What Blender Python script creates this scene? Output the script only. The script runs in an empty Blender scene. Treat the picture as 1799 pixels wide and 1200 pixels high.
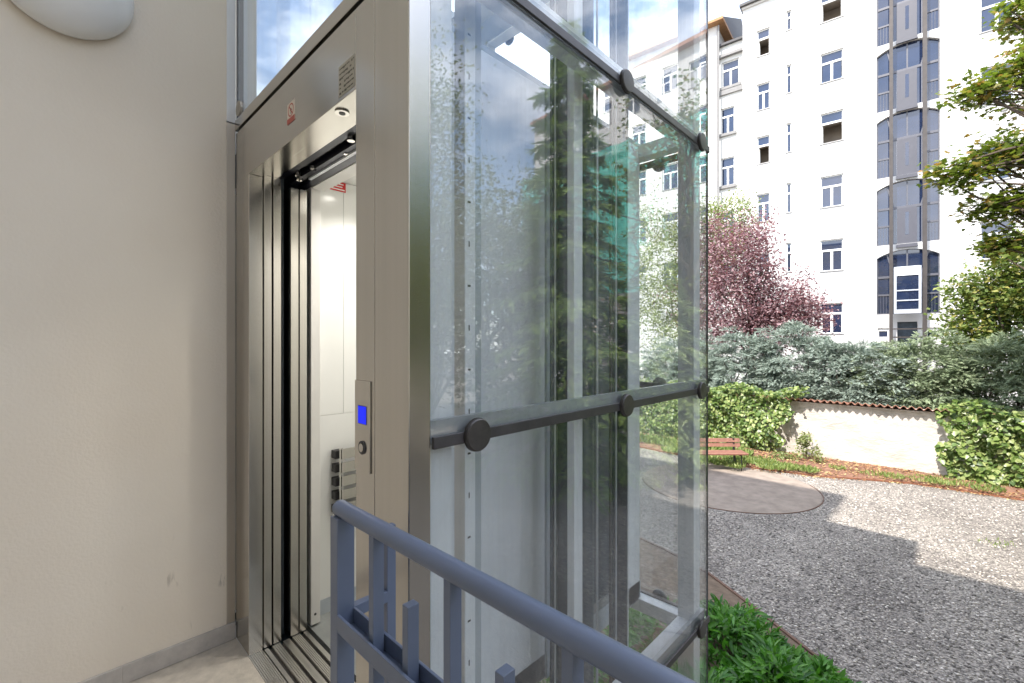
import bpy, math, random
import numpy as np
from mathutils import Matrix, Vector

# ------------------------------------------------------------------ camera, sky, sun, exposure
scene = bpy.context.scene
COL = scene.collection
CZ = 1.37                       # eye height above the landing
HEAD = math.radians(43.85)      # heading of the lens, from +Y towards -X
GZ = -1.67                      # level of the courtyard

cd = bpy.data.cameras.new('camera')
cam = bpy.data.objects.new('camera', cd); COL.objects.link(cam)
cam.location = (0, 0, CZ); cam.rotation_euler = (math.radians(90), 0, HEAD)
cd.sensor_width = 36.0; cd.lens = 801 / 1799 * 36.0
cd.clip_start = 0.02; cd.clip_end = 600
scene.camera = cam

SUN_EL = math.radians(52)
sdir = Vector((0.088, 1.0, 0)).normalized()                     # way the light travels, on the ground
sun_vec = Vector((-sdir.x * math.cos(SUN_EL), -sdir.y * math.cos(SUN_EL), math.sin(SUN_EL)))   # towards the sun
sd = bpy.data.lights.new('sun', 'SUN'); sd.energy = 3.0; sd.angle = math.radians(0.55); sd.color = (1.0, 0.95, 0.88)
sun = bpy.data.objects.new('sun', sd); COL.objects.link(sun)
sun.rotation_euler = (-sun_vec).to_track_quat('-Z', 'Y').to_euler(); sun.location = (-1, -20, 30)

world = bpy.data.worlds.new('World'); scene.world = world; world.use_nodes = True
wn, wl = world.node_tree.nodes, world.node_tree.links
wn.clear()
wo = wn.new('ShaderNodeOutputWorld')
sky = wn.new('ShaderNodeTexSky'); sky.sky_type = 'NISHITA'; sky.sun_disc = False
sky.sun_elevation = SUN_EL; sky.sun_rotation = math.atan2(sun_vec.x, sun_vec.y)
sky.air_density = 1.0; sky.dust_density = 0.6; sky.ozone_density = 1.6
bg = wn.new('ShaderNodeBackground'); bg.inputs['Strength'].default_value = 0.15
cl = wn.new('ShaderNodeBackground'); cl.inputs['Color'].default_value = (0.97, 0.965, 1.0, 1); cl.inputs['Strength'].default_value = 1.5
tc = wn.new('ShaderNodeTexCoord')
mp = wn.new('ShaderNodeMapping'); mp.inputs['Scale'].default_value = (1.0, 1.0, 2.2)
n1 = wn.new('ShaderNodeTexNoise'); n1.inputs['Scale'].default_value = 2.6; n1.inputs['Detail'].default_value = 9; n1.inputs['Roughness'].default_value = 0.58
rp = wn.new('ShaderNodeValToRGB'); rp.color_ramp.elements[0].position = 0.40; rp.color_ramp.elements[1].position = 0.70
mx = wn.new('ShaderNodeMixShader')
wl.new(sky.outputs['Color'], bg.inputs['Color'])
wl.new(tc.outputs['Generated'], mp.inputs['Vector']); wl.new(mp.outputs['Vector'], n1.inputs['Vector'])
wl.new(n1.outputs['Fac'], rp.inputs['Fac']); wl.new(rp.outputs['Color'], mx.inputs['Fac'])
wl.new(bg.outputs[0], mx.inputs[1]); wl.new(cl.outputs[0], mx.inputs[2]); wl.new(mx.outputs[0], wo.inputs['Surface'])

vs = scene.view_settings
vs.view_transform = 'Standard'; vs.look = 'None'; vs.gamma = 1.0; vs.use_curve_mapping = False
vs.exposure = 1.6
scene.render.engine = 'CYCLES'
cy = scene.cycles
cy.use_denoising = True
try: cy.denoiser = 'OPENIMAGEDENOISE'
except Exception: pass
cy.max_bounces = 10; cy.diffuse_bounces = 4; cy.glossy_bounces = 5; cy.transmission_bounces = 6; cy.transparent_max_bounces = 24
cy.sample_clamp_indirect = 6.0; cy.caustics_reflective = False; cy.caustics_refractive = False

rnd = random.Random(7)
rng = np.random.default_rng(11)

# ------------------------------------------------------------------ materials
def new_mat(name):
    m = bpy.data.materials.new(name); m.use_nodes = True
    nt = m.node_tree; nt.nodes.clear()
    out = nt.nodes.new('ShaderNodeOutputMaterial')
    return m, nt, out

def node(nt, typ, **kw):
    n = nt.nodes.new(typ)
    for k, v in kw.items():
        if k in n.inputs: n.inputs[k].default_value = v
        else: setattr(n, k, v)
    return n

def ramp(nt, fac, stops):
    r = nt.nodes.new('ShaderNodeValToRGB'); cr = r.color_ramp
    while len(cr.elements) < len(stops): cr.elements.new(0.5)
    for e, (p, c) in zip(cr.elements, stops):
        e.position = p; e.color = (*c, 1) if len(c) == 3 else c
    nt.links.new(fac, r.inputs['Fac'])
    return r

def coords(nt, scale=(1, 1, 1), kind='Object'):
    t = nt.nodes.new('ShaderNodeTexCoord'); m = nt.nodes.new('ShaderNodeMapping')
    m.inputs['Scale'].default_value = scale
    if kind == 'World':
        g = nt.nodes.new('ShaderNodeNewGeometry'); nt.links.new(g.outputs['Position'], m.inputs['Vector'])
    else: nt.links.new(t.outputs[kind], m.inputs['Vector'])
    return m.outputs['Vector']

def plain(name, col, rough=0.5, metal=0.0, var=0.12, scale=6.0, bump=0.0, bscale=60.0, spec=0.5, stretch=(1, 1, 1), rvar=0.0, ior=1.5):
    """Principled surface whose colour, gloss and relief vary with noise."""
    m, nt, out = new_mat(name)
    b = node(nt, 'ShaderNodeBsdfPrincipled', Metallic=metal, Roughness=rough)
    b.inputs['Specular IOR Level'].default_value = spec; b.inputs['IOR'].default_value = ior
    v = coords(nt, stretch, 'World')
    n = node(nt, 'ShaderNodeTexNoise', Scale=scale, Detail=6.0, Roughness=0.6); nt.links.new(v, n.inputs['Vector'])
    lo = tuple(max(0, c * (1 - var)) for c in col); hi = tuple(min(1, c * (1 + var)) for c in col)
    r = ramp(nt, n.outputs['Fac'], [(0.3, lo), (0.7, hi)]); nt.links.new(r.outputs['Color'], b.inputs['Base Color'])
    if rvar:
        mr = node(nt, 'ShaderNodeMapRange'); mr.inputs['From Min'].default_value = .3; mr.inputs['From Max'].default_value = .7
        mr.inputs['To Min'].default_value = rough - rvar; mr.inputs['To Max'].default_value = rough + rvar
        nt.links.new(n.outputs['Fac'], mr.inputs['Value']); nt.links.new(mr.outputs[0], b.inputs['Roughness'])
    if bump:
        n2 = node(nt, 'ShaderNodeTexNoise', Scale=bscale, Detail=5.0, Roughness=0.65); nt.links.new(v, n2.inputs['Vector'])
        bp = node(nt, 'ShaderNodeBump', Strength=bump, Distance=0.02); nt.links.new(n2.outputs['Fac'], bp.inputs['Height'])
        nt.links.new(bp.outputs['Normal'], b.inputs['Normal'])
    nt.links.new(b.outputs[0], out.inputs['Surface'])
    return m

def steel(name, col, rough, stretch=(40, 40, .5), amt=0.06):
    """Brushed stainless steel: fine grain along z, faint smudges."""
    m, nt, out = new_mat(name)
    b = node(nt, 'ShaderNodeBsdfPrincipled', Metallic=1.0, Roughness=rough)
    v = coords(nt, stretch, 'World')
    g = node(nt, 'ShaderNodeTexNoise', Scale=1.0, Detail=1.0, Roughness=0.5); nt.links.new(v, g.inputs['Vector'])
    r = ramp(nt, g.outputs['Fac'], [(0.25, tuple(c * (1 - amt) for c in col)), (0.75, tuple(min(1, c * (1 + amt)) for c in col))])
    nt.links.new(r.outputs['Color'], b.inputs['Base Color'])
    v2 = coords(nt, (3, 3, 2), 'World')
    s = node(nt, 'ShaderNodeTexNoise', Scale=1.4, Detail=2.0, Roughness=0.5); nt.links.new(v2, s.inputs['Vector'])
    mr = node(nt, 'ShaderNodeMapRange'); mr.inputs['From Min'].default_value = .3; mr.inputs['From Max'].default_value = .72
    mr.inputs['To Min'].default_value = rough * .9; mr.inputs['To Max'].default_value = rough * 1.15
    nt.links.new(s.outputs['Fac'], mr.inputs['Value']); nt.links.new(mr.outputs[0], b.inputs['Roughness'])
    nt.links.new(b.outputs[0], out.inputs['Surface'])
    return m

def leaf_mat(name, cols, trans=0.35, rough=0.45, tint=(1.0, 1.1, 0.6)):
    """Leaf: every blade takes its own colour from the ramp; light passes through."""
    m, nt, out = new_mat(name)
    g = nt.nodes.new('ShaderNodeNewGeometry')
    r = ramp(nt, g.outputs['Random Per Island'], [(i / max(1, len(cols) - 1), c) for i, c in enumerate(cols)])
    b = node(nt, 'ShaderNodeBsdfPrincipled', Roughness=rough); b.inputs['Specular IOR Level'].default_value = 0.4
    nt.links.new(r.outputs['Color'], b.inputs['Base Color'])
    t = nt.nodes.new('ShaderNodeBsdfTranslucent')
    mu = node(nt, 'ShaderNodeMix', data_type='RGBA', blend_type='MULTIPLY'); mu.inputs[0].default_value = 1.0
    nt.links.new(r.outputs['Color'], mu.inputs[6]); mu.inputs[7].default_value = (*tint, 1)
    nt.links.new(mu.outputs[2], t.inputs['Color'])
    x = nt.nodes.new('ShaderNodeMixShader'); x.inputs[0].default_value = trans
    nt.links.new(b.outputs[0], x.inputs[1]); nt.links.new(t.outputs[0], x.inputs[2]); nt.links.new(x.outputs[0], out.inputs['Surface'])
    return m

def glass(name, tint, ior=1.5, dirt=0.03):
    """Flat clear pane: Fresnel mirror over a tinted see-through sheet, with a little dust."""
    m, nt, out = new_mat(name)
    # Schlick reflectance on |cos|, the same from both sides of the sheet
    ge = nt.nodes.new('ShaderNodeNewGeometry')
    dt = node(nt, 'ShaderNodeVectorMath', operation='DOT_PRODUCT'); nt.links.new(ge.outputs['Incoming'], dt.inputs[0]); nt.links.new(ge.outputs['Normal'], dt.inputs[1])
    ab = node(nt, 'ShaderNodeMath', operation='ABSOLUTE'); nt.links.new(dt.outputs['Value'], ab.inputs[0])
    om = node(nt, 'ShaderNodeMath', operation='SUBTRACT'); om.inputs[0].default_value = 1.0; nt.links.new(ab.outputs[0], om.inputs[1])
    pw = node(nt, 'ShaderNodeMath', operation='POWER'); nt.links.new(om.outputs[0], pw.inputs[0]); pw.inputs[1].default_value = 5.0
    f0 = ((ior - 1) / (ior + 1)) ** 2
    fr = node(nt, 'ShaderNodeMath', operation='MULTIPLY_ADD'); nt.links.new(pw.outputs[0], fr.inputs[0]); fr.inputs[1].default_value = 1 - f0; fr.inputs[2].default_value = f0
    tr = node(nt, 'ShaderNodeBsdfTransparent'); tr.inputs['Color'].default_value = (*tint, 1)
    gl = node(nt, 'ShaderNodeBsdfGlossy', Roughness=0.0); gl.inputs['Color'].default_value = (1, 1, 1, 1)
    x = nt.nodes.new('ShaderNodeMixShader'); nt.links.new(fr.outputs[0], x.inputs[0])
    nt.links.new(tr.outputs[0], x.inputs[1]); nt.links.new(gl.outputs[0], x.inputs[2])
    d = node(nt, 'ShaderNodeBsdfDiffuse'); d.inputs['Color'].default_value = (0.7, 0.72, 0.72, 1)
    n = node(nt, 'ShaderNodeTexNoise', Scale=5.0, Detail=8.0, Roughness=0.7); nt.links.new(coords(nt, (1, 1, .35), 'World'), n.inputs['Vector'])
    mr = node(nt, 'ShaderNodeMapRange'); mr.inputs['From Min'].default_value = .35; mr.inputs['From Max'].default_value = .8
    mr.inputs['To Min'].default_value = dirt * .25; mr.inputs['To Max'].default_value = dirt * 2.4
    n3 = node(nt, 'ShaderNodeTexNoise', Scale=1.0, Detail=3.0, Roughness=0.6); nt.links.new(coords(nt, (38, 38, 1.1), 'World'), n3.inputs['Vector'])
    mxm = node(nt, 'ShaderNodeMath', operation='MULTIPLY'); nt.links.new(n.outputs['Fac'], mxm.inputs[0]); nt.links.new(n3.outputs['Fac'], mxm.inputs[1])
    sc2 = node(nt, 'ShaderNodeMath', operation='MULTIPLY'); nt.links.new(mxm.outputs[0], sc2.inputs[0]); sc2.inputs[1].default_value = 2.0
    nt.links.new(sc2.outputs[0], mr.inputs['Value'])
    y = nt.nodes.new('ShaderNodeMixShader'); nt.links.new(mr.outputs[0], y.inputs[0])
    nt.links.new(x.outputs[0], y.inputs[1]); nt.links.new(d.outputs[0], y.inputs[2]); nt.links.new(y.outputs[0], out.inputs['Surface'])
    return m

def emit(name, col, strength):
    m, nt, out = new_mat(name)
    e = node(nt, 'ShaderNodeEmission', Strength=strength); e.inputs['Color'].default_value = (*col, 1)
    nt.links.new(e.outputs[0], out.inputs['Surface'])
    return m

def gravel_mat():
    m, nt, out = new_mat('gravel')
    b = node(nt, 'ShaderNodeBsdfPrincipled', Roughness=0.9); b.inputs['Specular IOR Level'].default_value = .2
    v = coords(nt, (1, 1, 1), 'World')
    vo = node(nt, 'ShaderNodeTexVoronoi', Scale=50.0); nt.links.new(v, vo.inputs['Vector'])
    sp = nt.nodes.new('ShaderNodeSeparateColor'); nt.links.new(vo.outputs['Color'], sp.inputs[0])
    r = ramp(nt, sp.outputs[0], [(0.0, (.15, .14, .13)), (.35, (.26, .24, .22)), (.65, (.36, .33, .30)), (1, (.52, .48, .43))])
    n = node(nt, 'ShaderNodeTexNoise', Scale=0.9, Detail=8.0, Roughness=.6); nt.links.new(v, n.inputs['Vector'])
    r2 = ramp(nt, n.outputs['Fac'], [(.32, (.60, .58, .57)), (.62, (1.0, .98, .95))])
    mu = node(nt, 'ShaderNodeMix', data_type='RGBA', blend_type='MULTIPLY'); mu.inputs[0].default_value = 1
    nt.links.new(r.outputs[0], mu.inputs[6]); nt.links.new(r2.outputs[0], mu.inputs[7]); nt.links.new(mu.outputs[2], b.inputs['Base Color'])
    bp = node(nt, 'ShaderNodeBump', Strength=0.9, Distance=0.02, invert=True); nt.links.new(vo.outputs['Distance'], bp.inputs['Height'])
    nt.links.new(bp.outputs[0], b.inputs['Normal']); nt.links.new(b.outputs[0], out.inputs['Surface'])
    return m

def speck(name, stops, rough=.9):
    m, nt, out = new_mat(name)
    g = nt.nodes.new('ShaderNodeNewGeometry')
    r = ramp(nt, g.outputs['Random Per Island'], stops)
    b = node(nt, 'ShaderNodeBsdfPrincipled', Roughness=rough); nt.links.new(r.outputs[0], b.inputs['Base Color'])
    nt.links.new(b.outputs[0], out.inputs['Surface'])
    return m

def net_mat():
    m, nt, out = new_mat('scaffold_net')
    d = node(nt, 'ShaderNodeBsdfDiffuse'); d.inputs['Color'].default_value = (.14, .60, .48, 1)
    t2 = node(nt, 'ShaderNodeBsdfTranslucent'); t2.inputs['Color'].default_value = (.14, .60, .48, 1)
    x0 = nt.nodes.new('ShaderNodeMixShader'); x0.inputs[0].default_value = .3
    nt.links.new(d.outputs[0], x0.inputs[1]); nt.links.new(t2.outputs[0], x0.inputs[2])
    tr = node(nt, 'ShaderNodeBsdfTransparent')
    n = node(nt, 'ShaderNodeTexNoise', Scale=.6, Detail=5.0); nt.links.new(coords(nt, (1, 1, 2), 'World'), n.inputs['Vector'])
    r = ramp(nt, n.outputs['Fac'], [(.3, (.1,) * 3), (.7, (.5,) * 3)])
    x = nt.nodes.new('ShaderNodeMixShader'); nt.links.new(r.outputs[0], x.inputs[0])
    nt.links.new(x0.outputs[0], x.inputs[1]); nt.links.new(tr.outputs[0], x.inputs[2]); nt.links.new(x.outputs[0], out.inputs['Surface'])
    return m

def wall_paint_mat():
    """Cream paint with faint scuffs near the floor."""
    m, nt, out = new_mat('cream_paint')
    b = node(nt, 'ShaderNodeBsdfPrincipled', Roughness=.62); b.inputs['Specular IOR Level'].default_value = .3
    v = coords(nt, (1, 1, 1), 'World')
    n = node(nt, 'ShaderNodeTexNoise', Scale=1.6, Detail=5.0); nt.links.new(v, n.inputs['Vector'])
    r = ramp(nt, n.outputs['Fac'], [(.3, (.775, .695, .585)), (.7, (.825, .755, .65))])
    # scuffs: thin stretched ridges, only where a coarse mask allows
    v2n = nt.nodes.new('ShaderNodeMapping'); v2n.inputs['Rotation'].default_value = (0.7, 0, 0); v2n.inputs['Scale'].default_value = (1, 30, 6)
    g = nt.nodes.new('ShaderNodeNewGeometry'); nt.links.new(g.outputs['Position'], v2n.inputs['Vector'])
    s = node(nt, 'ShaderNodeTexNoise', Scale=1.5, Detail=3.0); nt.links.new(v2n.outputs[0], s.inputs['Vector'])
    sr = ramp(nt, s.outputs['Fac'], [(.60, (0,) * 3), (.67, (1,) * 3)])
    k = node(nt, 'ShaderNodeTexNoise', Scale=5.5, Detail=2.0); nt.links.new(v, k.inputs['Vector'])
    kr = ramp(nt, k.outputs['Fac'], [(.56, (0,) * 3), (.66, (.6,) * 3)])
    sx = nt.nodes.new('ShaderNodeSeparateXYZ'); nt.links.new(g.outputs['Position'], sx.inputs[0])
    zr = node(nt, 'ShaderNodeMapRange'); zr.inputs['From Min'].default_value = .75; zr.inputs['From Max'].default_value = .35; nt.links.new(sx.outputs['Z'], zr.inputs['Value'])
    a = node(nt, 'ShaderNodeMath', operation='MULTIPLY'); nt.links.new(sr.outputs[0], a.inputs[0]); nt.links.new(kr.outputs[0], a.inputs[1])
    a2 = node(nt, 'ShaderNodeMath', operation='MULTIPLY'); nt.links.new(a.outputs[0], a2.inputs[0]); nt.links.new(zr.outputs[0], a2.inputs[1])
    mu = node(nt, 'ShaderNodeMix', data_type='RGBA'); nt.links.new(a2.outputs[0], mu.inputs[0])
    nt.links.new(r.outputs[0], mu.inputs[6]); mu.inputs[7].default_value = (.30, .26, .2, 1); nt.links.new(mu.outputs[2], b.inputs['Base Color'])
    n2 = node(nt, 'ShaderNodeTexNoise', Scale=90.0, Detail=4.0); nt.links.new(v, n2.inputs['Vector'])
    bp = node(nt, 'ShaderNodeBump', Strength=.16, Distance=.01); nt.links.new(n2.outputs[0], bp.inputs['Height']); nt.links.new(bp.outputs[0], b.inputs['Normal'])
    nt.links.new(b.outputs[0], out.inputs['Surface'])
    return m

M = {}
M['cream'] = wall_paint_mat()
M['cream_far'] = plain('cream_render', (.76, .68, .56), .85, var=.06, scale=.6, bump=.1)
M['steel'] = steel('brushed_steel', (.57, .545, .50), .20, amt=.03)
M['steel_h'] = steel('brushed_steel_level', (.57, .545, .50), .20, stretch=(.5, 40, 40), amt=.03)
M['steel_pol'] = steel('polished_steel', (.72, .70, .66), .17, amt=.03)
M['trim'] = plain('satin_trim', (.42, .38, .33), .45, metal=.6, var=.05, scale=3)
M['alu_white'] = plain('white_aluminium', (.74, .76, .78), .4, var=.03)
M['alu'] = steel('ribbed_aluminium', (.62, .60, .56), .42, stretch=(3, 40, 40))
M['dark'] = plain('dark_rubber', (.025, .024, .026), .45, var=.2)
M['groove'] = plain('dark_groove', (.05, .045, .04), .8, var=.3, scale=20)  # dark tone for the sill slots, header groove and clamp seals
M['clamp'] = plain('clamp_cap', (.055, .05, .048), .35, var=.25, scale=25, bump=.05)
M['rail_dark'] = plain('dark_rail', (.09, .085, .09), .38, metal=.4, var=.2, scale=12)
M['rail_light'] = plain('grey_rail', (.45, .47, .50), .4, metal=.3, var=.06)
M['shaft_white'] = plain('white_shaft_paint', (.86, .885, .92), .42, var=.05, scale=3, bump=.02)
M['shaft_grey'] = plain('grey_shaft_paint', (.48, .52, .56), .42, var=.07, scale=3)
M['machine'] = plain('dark_machinery', (.045, .06, .075), .4, var=.3, scale=9)
M['blue_black'] = plain('blue_black_metal', (.02, .022, .035), .3, metal=.5, var=.3, scale=20)
M['car_white'] = plain('white_laminate', (.80, .80, .77), .16, var=.015, scale=2, spec=.5)
M['car_frame'] = plain('cream_white_frame', (.74, .72, .68), .35, var=.03)
M['car_floor'] = plain('grey_car_floor', (.27, .28, .27), .5, var=.08, scale=14, bump=.05)
M['plastic_white'] = plain('opal_glass', (.83, .83, .82), .22, var=.01, spec=.5)
M['stone'] = plain('grey_stone', (.46, .43, .40), .6, var=.16, scale=14, bump=.08, bscale=80)
M['floor'] = plain('landing_stone', (.52, .47, .40), .62, var=.16, scale=22, bump=.10, bscale=120)
M['blue'] = plain('blue_grey_paint', (.145, .18, .265), .30, var=.05, scale=5)
M['display'] = emit('blue_display', (.025, .035, .78), .42)
M['lamp_on'] = emit('lit_spot', (1.0, .96, .88), 14.0)
M['sticker'] = plain('sticker_cream', (.80, .70, .60), .5, var=.03)
M['sticker_red'] = plain('sticker_red', (.50, .10, .07), .5, var=.05)
M['sign_red'] = plain('sign_red', (.62, .02, .02), .4, var=.04)
M['white'] = plain('white_print', (.85, .82, .78), .5, var=.02)
M['ink'] = plain('dark_print', (.08, .075, .06), .6, var=.05)
M['plate'] = plain('info_plate', (.46, .43, .36), .45, var=.04)
M['glass'] = glass('shaft_glass', (.98, .994, .992), 1.85, .03)
M['facade'] = plain('white_render', (.56, .55, .535), .9, var=.05, scale=.8, bump=.15, bscale=30, stretch=(1, 1, .35))
M['facade_grey'] = plain('pale_grey_render', (.60, .60, .58), .9, var=.05, scale=.5, bump=.15, bscale=30)
M['band_grey'] = plain('grey_moulding', (.22, .215, .21), .8, var=.08)
M['pvc'] = plain('white_window_frame', (.78, .78, .76), .4, var=.03)
M['zinc'] = plain('zinc_sill', (.34, .33, .32), .5, metal=.4, var=.1)
M['pane'] = plain('window_pane', (.014, .022, .05), .03, var=.25, scale=1.0, spec=.5, ior=1.8)
M['pane_curtain'] = plain('curtained_pane', (.30, .29, .28), .04, var=.5, scale=5.0, spec=.5, stretch=(6, 6, .4), ior=2.0)
M['room'] = plain('room_inside', (.34, .30, .26), .9, var=.2, scale=1)
M['bay_frame'] = plain('grey_bay_frame', (.10, .10, .115), .45, metal=.2, var=.05)
M['bay_panel'] = plain('grey_door_panel', (.07, .07, .085), .5, var=.05)
M['post_brown'] = plain('brown_steel_post', (.05, .042, .038), .55, metal=.2, var=.2, scale=4)
M['roof_dark'] = plain('dark_roof', (.07, .068, .07), .7, var=.2)
M['wood_brown'] = plain('brown_soffit', (.33, .17, .07), .7, var=.2, scale=5)
M['terracotta'] = plain('terracotta', (.33, .165, .115), .8, var=.25, scale=18, bump=.2)
M['old_plaster'] = plain('old_garden_plaster', (.53, .49, .44), .95, var=.20, scale=3.0, bump=1.0, bscale=9, stretch=(1, 1, 2.2))
M['bench'] = plain('red_bench_wood', (.24, .11, .075), .65, var=.25, scale=12, bump=.15)
M['iron'] = plain('black_iron', (.03, .03, .03), .5, metal=.5)
M['gravel'] = gravel_mat()
M['pebble'] = speck('pebbles', [(0, (.10, .09, .08)), (.4, (.32, .29, .26)), (.75, (.54, .49, .43)), (1, (.72, .66, .59))])
M['sand'] = plain('packed_sand', (.27, .22, .18), .95, var=.22, scale=5, bump=.6, bscale=60)
M['soil'] = plain('red_soil', (.22, .115, .075), .95, var=.35, scale=9, bump=.6, bscale=25)
M['soil_dark'] = plain('bed_soil', (.16, .115, .08), .95, var=.3, scale=9, bump=.6, bscale=25)
M['edging'] = plain('rust_edging', (.15, .085, .06), .8, var=.3, scale=10)
M['edging_red'] = plain('red_brown_edging', (.20, .075, .04), .85, var=.35, scale=8)
M['litter'] = speck('leaf_litter', [(0, (.12, .05, .03)), (.35, (.30, .13, .06)), (.7, (.42, .28, .12)), (1, (.50, .42, .20))])
M['bark'] = plain('bark', (.10, .075, .055), .9, var=.35, scale=14, bump=.6, bscale=30, stretch=(1, 1, .3))
M['plum'] = leaf_mat('plum_leaf', [(.12, .06, .07), (.23, .135, .15), (.34, .225, .235), (.45, .33, .33)], .3, tint=(1.2, .7, .7))
M['olive'] = leaf_mat('olive_leaf', [(.10, .14, .04), (.22, .26, .09), (.38, .40, .18)], .3)
M['maple'] = leaf_mat('maple_leaf', [(.07, .11, .018), (.12, .165, .025), (.18, .23, .04), (.23, .25, .06), (.32, .18, .06)], .45)
M['yellowgreen'] = leaf_mat('yellow_green_leaf', [(.07, .115, .025), (.14, .20, .05), (.23, .28, .085), (.36, .31, .08)], .35)
M['juniper'] = leaf_mat('juniper_needle', [(.12, .165, .135), (.20, .255, .21), (.30, .36, .30), (.42, .47, .41)], .15, .6, tint=(1, 1, .9))
M['yew'] = leaf_mat('yew_needle', [(.11, .155, .085), (.19, .245, .14), (.28, .345, .205), (.40, .45, .29)], .15, .6, tint=(1, 1, .8))
M['ivy'] = leaf_mat('ivy_leaf', [(.06, .11, .025), (.12, .19, .045), (.22, .29, .085), (.38, .42, .17)], .3, .35)
M['privet'] = leaf_mat('laurel_leaf', [(.03, .12, .012), (.06, .20, .02), (.10, .28, .035), (.16, .36, .07)], .4, .3)
M['grass'] = leaf_mat('grass_blade', [(.10, .16, .035), (.19, .26, .07), (.33, .36, .13)], .35)
M['spruce'] = leaf_mat('spruce_needle', [(.08, .15, .035), (.16, .26, .06), (.29, .40, .11), (.42, .50, .18)], .4, .5)
M['yard_leaf'] = leaf_mat('yard_tree_leaf', [(.05, .085, .02), (.09, .14, .035), (.15, .20, .06)], .35)
M['cedar'] = leaf_mat('cedar_needle', [(.16, .22, .07), (.28, .36, .12), (.44, .50, .22)], .25, .5)
M['net'] = net_mat()

# ------------------------------------------------------------------ helpers
def mat_of(o): return Matrix.LocRotScale(o.location, o.rotation_euler, o.scale)

def tag(o, label=None, cat=None, group=None, kind=None):
    if label: o['label'] = label
    if cat: o['category'] = cat
    if group: o['group'] = group
    if kind: o['kind'] = kind
    return o

def empty(name, loc, rz=0, label=None, cat=None, group=None):
    o = bpy.data.objects.new(name, None); COL.objects.link(o)
    o.location = loc; o.rotation_euler = (0, 0, rz); o.empty_display_size = .1
    return tag(o, label, cat, group)

def link_mesh(name, me, mat, parent=None, world=True):
    o = bpy.data.objects.new(name, me); COL.objects.link(o)
    if mat is not None:
        if isinstance(mat, str): mat = M[mat]
        if not me.materials: me.materials.append(mat)
    if parent is not None:
        o.parent = parent
        if world:
            m = mat_of(parent)
            p = parent.parent
            if p is not None and parent.type == 'MESH': m = mat_of(p) @ p.matrix_basis.inverted() @ m if False else Matrix()
            o.matrix_parent_inverse = m.inverted() if parent.type == 'EMPTY' else Matrix()
    return o

class MB:
    """Collects polygons; build() links them as one mesh object."""
    def __init__(s): s.v = []; s.f = []
    def poly(s, pts):
        i = len(s.v); s.v += [tuple(p) for p in pts]; s.f.append(tuple(range(i, i + len(pts)))); return s
    def box(s, x0, x1, y0, y1, z0, z1):
        i = len(s.v)
        s.v += [(x0, y0, z0), (x1, y0, z0), (x1, y1, z0), (x0, y1, z0), (x0, y0, z1), (x1, y0, z1), (x1, y1, z1), (x0, y1, z1)]
        s.f += [tuple(i + k for k in q) for q in ((0, 3, 2, 1), (4, 5, 6, 7), (0, 1, 5, 4), (1, 2, 6, 5), (2, 3, 7, 6), (3, 0, 4, 7))]
        return s
    def prism(s, pts, axis, a0, a1):
        """Extrude 2-D outline pts along axis (0,1,2) from a0 to a1."""
        def put(p, a):
            q = list(p); q.insert(axis, a); return tuple(q)
        n = len(pts); i = len(s.v)
        s.v += [put(p, a0) for p in pts] + [put(p, a1) for p in pts]
        s.f.append(tuple(i + k for k in reversed(range(n)))); s.f.append(tuple(i + n + k for k in range(n)))
        for k in range(n): s.f.append((i + k, i + (k + 1) % n, i + n + (k + 1) % n, i + n + k))
        return s
    def tube(s, pts, rad, seg=8, cap=True):
        pts = [Vector(p) for p in pts]; n = len(pts)
        if not hasattr(rad, '__len__'): rad = [rad] * n
        i0 = len(s.v); up = Vector((0, 0, 1))
        for k, p in enumerate(pts):
            d = (pts[min(k + 1, n - 1)] - pts[max(k - 1, 0)]).normalized()
            a = d.cross(up)
            if a.length < 1e-3: a = d.cross(Vector((1, 0, 0)))
            a.normalize(); b = d.cross(a).normalized()
            for j in range(seg):
                t = 2 * math.pi * j / seg
                s.v.append(tuple(p + (a * math.cos(t) + b * math.sin(t)) * rad[k]))
        for k in range(n - 1):
            for j in range(seg):
                q = i0 + k * seg
                s.f.append((q + j, q + (j + 1) % seg, q + seg + (j + 1) % seg, q + seg + j))
        if cap:
            s.f.append(tuple(i0 + j for j in reversed(range(seg)))); s.f.append(tuple(i0 + (n - 1) * seg + j for j in range(seg)))
        return s
    def lathe(s, prof, c, axis='X', seg=32):
        """Spin (radius, height) profile about an axis through c."""
        i0 = len(s.v); n = len(prof)
        for r, h in prof:
            for j in range(seg):
                t = 2 * math.pi * j / seg; a, b = r * math.cos(t), r * math.sin(t)
                if axis == 'X': s.v.append((c[0] + h, c[1] + a, c[2] + b))
                elif axis == 'Y': s.v.append((c[0] + a, c[1] + h, c[2] + b))
                else: s.v.append((c[0] + a, c[1] + b, c[2] + h))
        for k in range(n - 1):
            for j in range(seg):
                q = i0 + k * seg
                s.f.append((q + j, q + (j + 1) % seg, q + seg + (j + 1) % seg, q + seg + j))
        s.f.append(tuple(i0 + j for j in reversed(range(seg)))); s.f.append(tuple(i0 + (n - 1) * seg + j for j in range(seg)))
        return s
    def mesh(s, name, smooth=False):
        me = bpy.data.meshes.new(name); me.from_pydata(s.v, [], s.f)
        import bmesh
        bm = bmesh.new(); bm.from_mesh(me); bmesh.ops.recalc_face_normals(bm, faces=bm.faces); bm.to_mesh(me); bm.free()
        if smooth:
            me.polygons.foreach_set('use_smooth', [True] * len(me.polygons))
            me.set_sharp_from_angle(angle=math.radians(40))
        me.update(); return me
    def build(s, name, mat, parent=None, bevel=0, smooth=False, world=True):
        o = link_mesh(name, s.mesh(name, smooth), mat, parent, world)
        if bevel:
            b = o.modifiers.new('edge', 'BEVEL'); b.width = bevel; b.segments = 2; b.limit_method = 'ANGLE'
        return o

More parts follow.
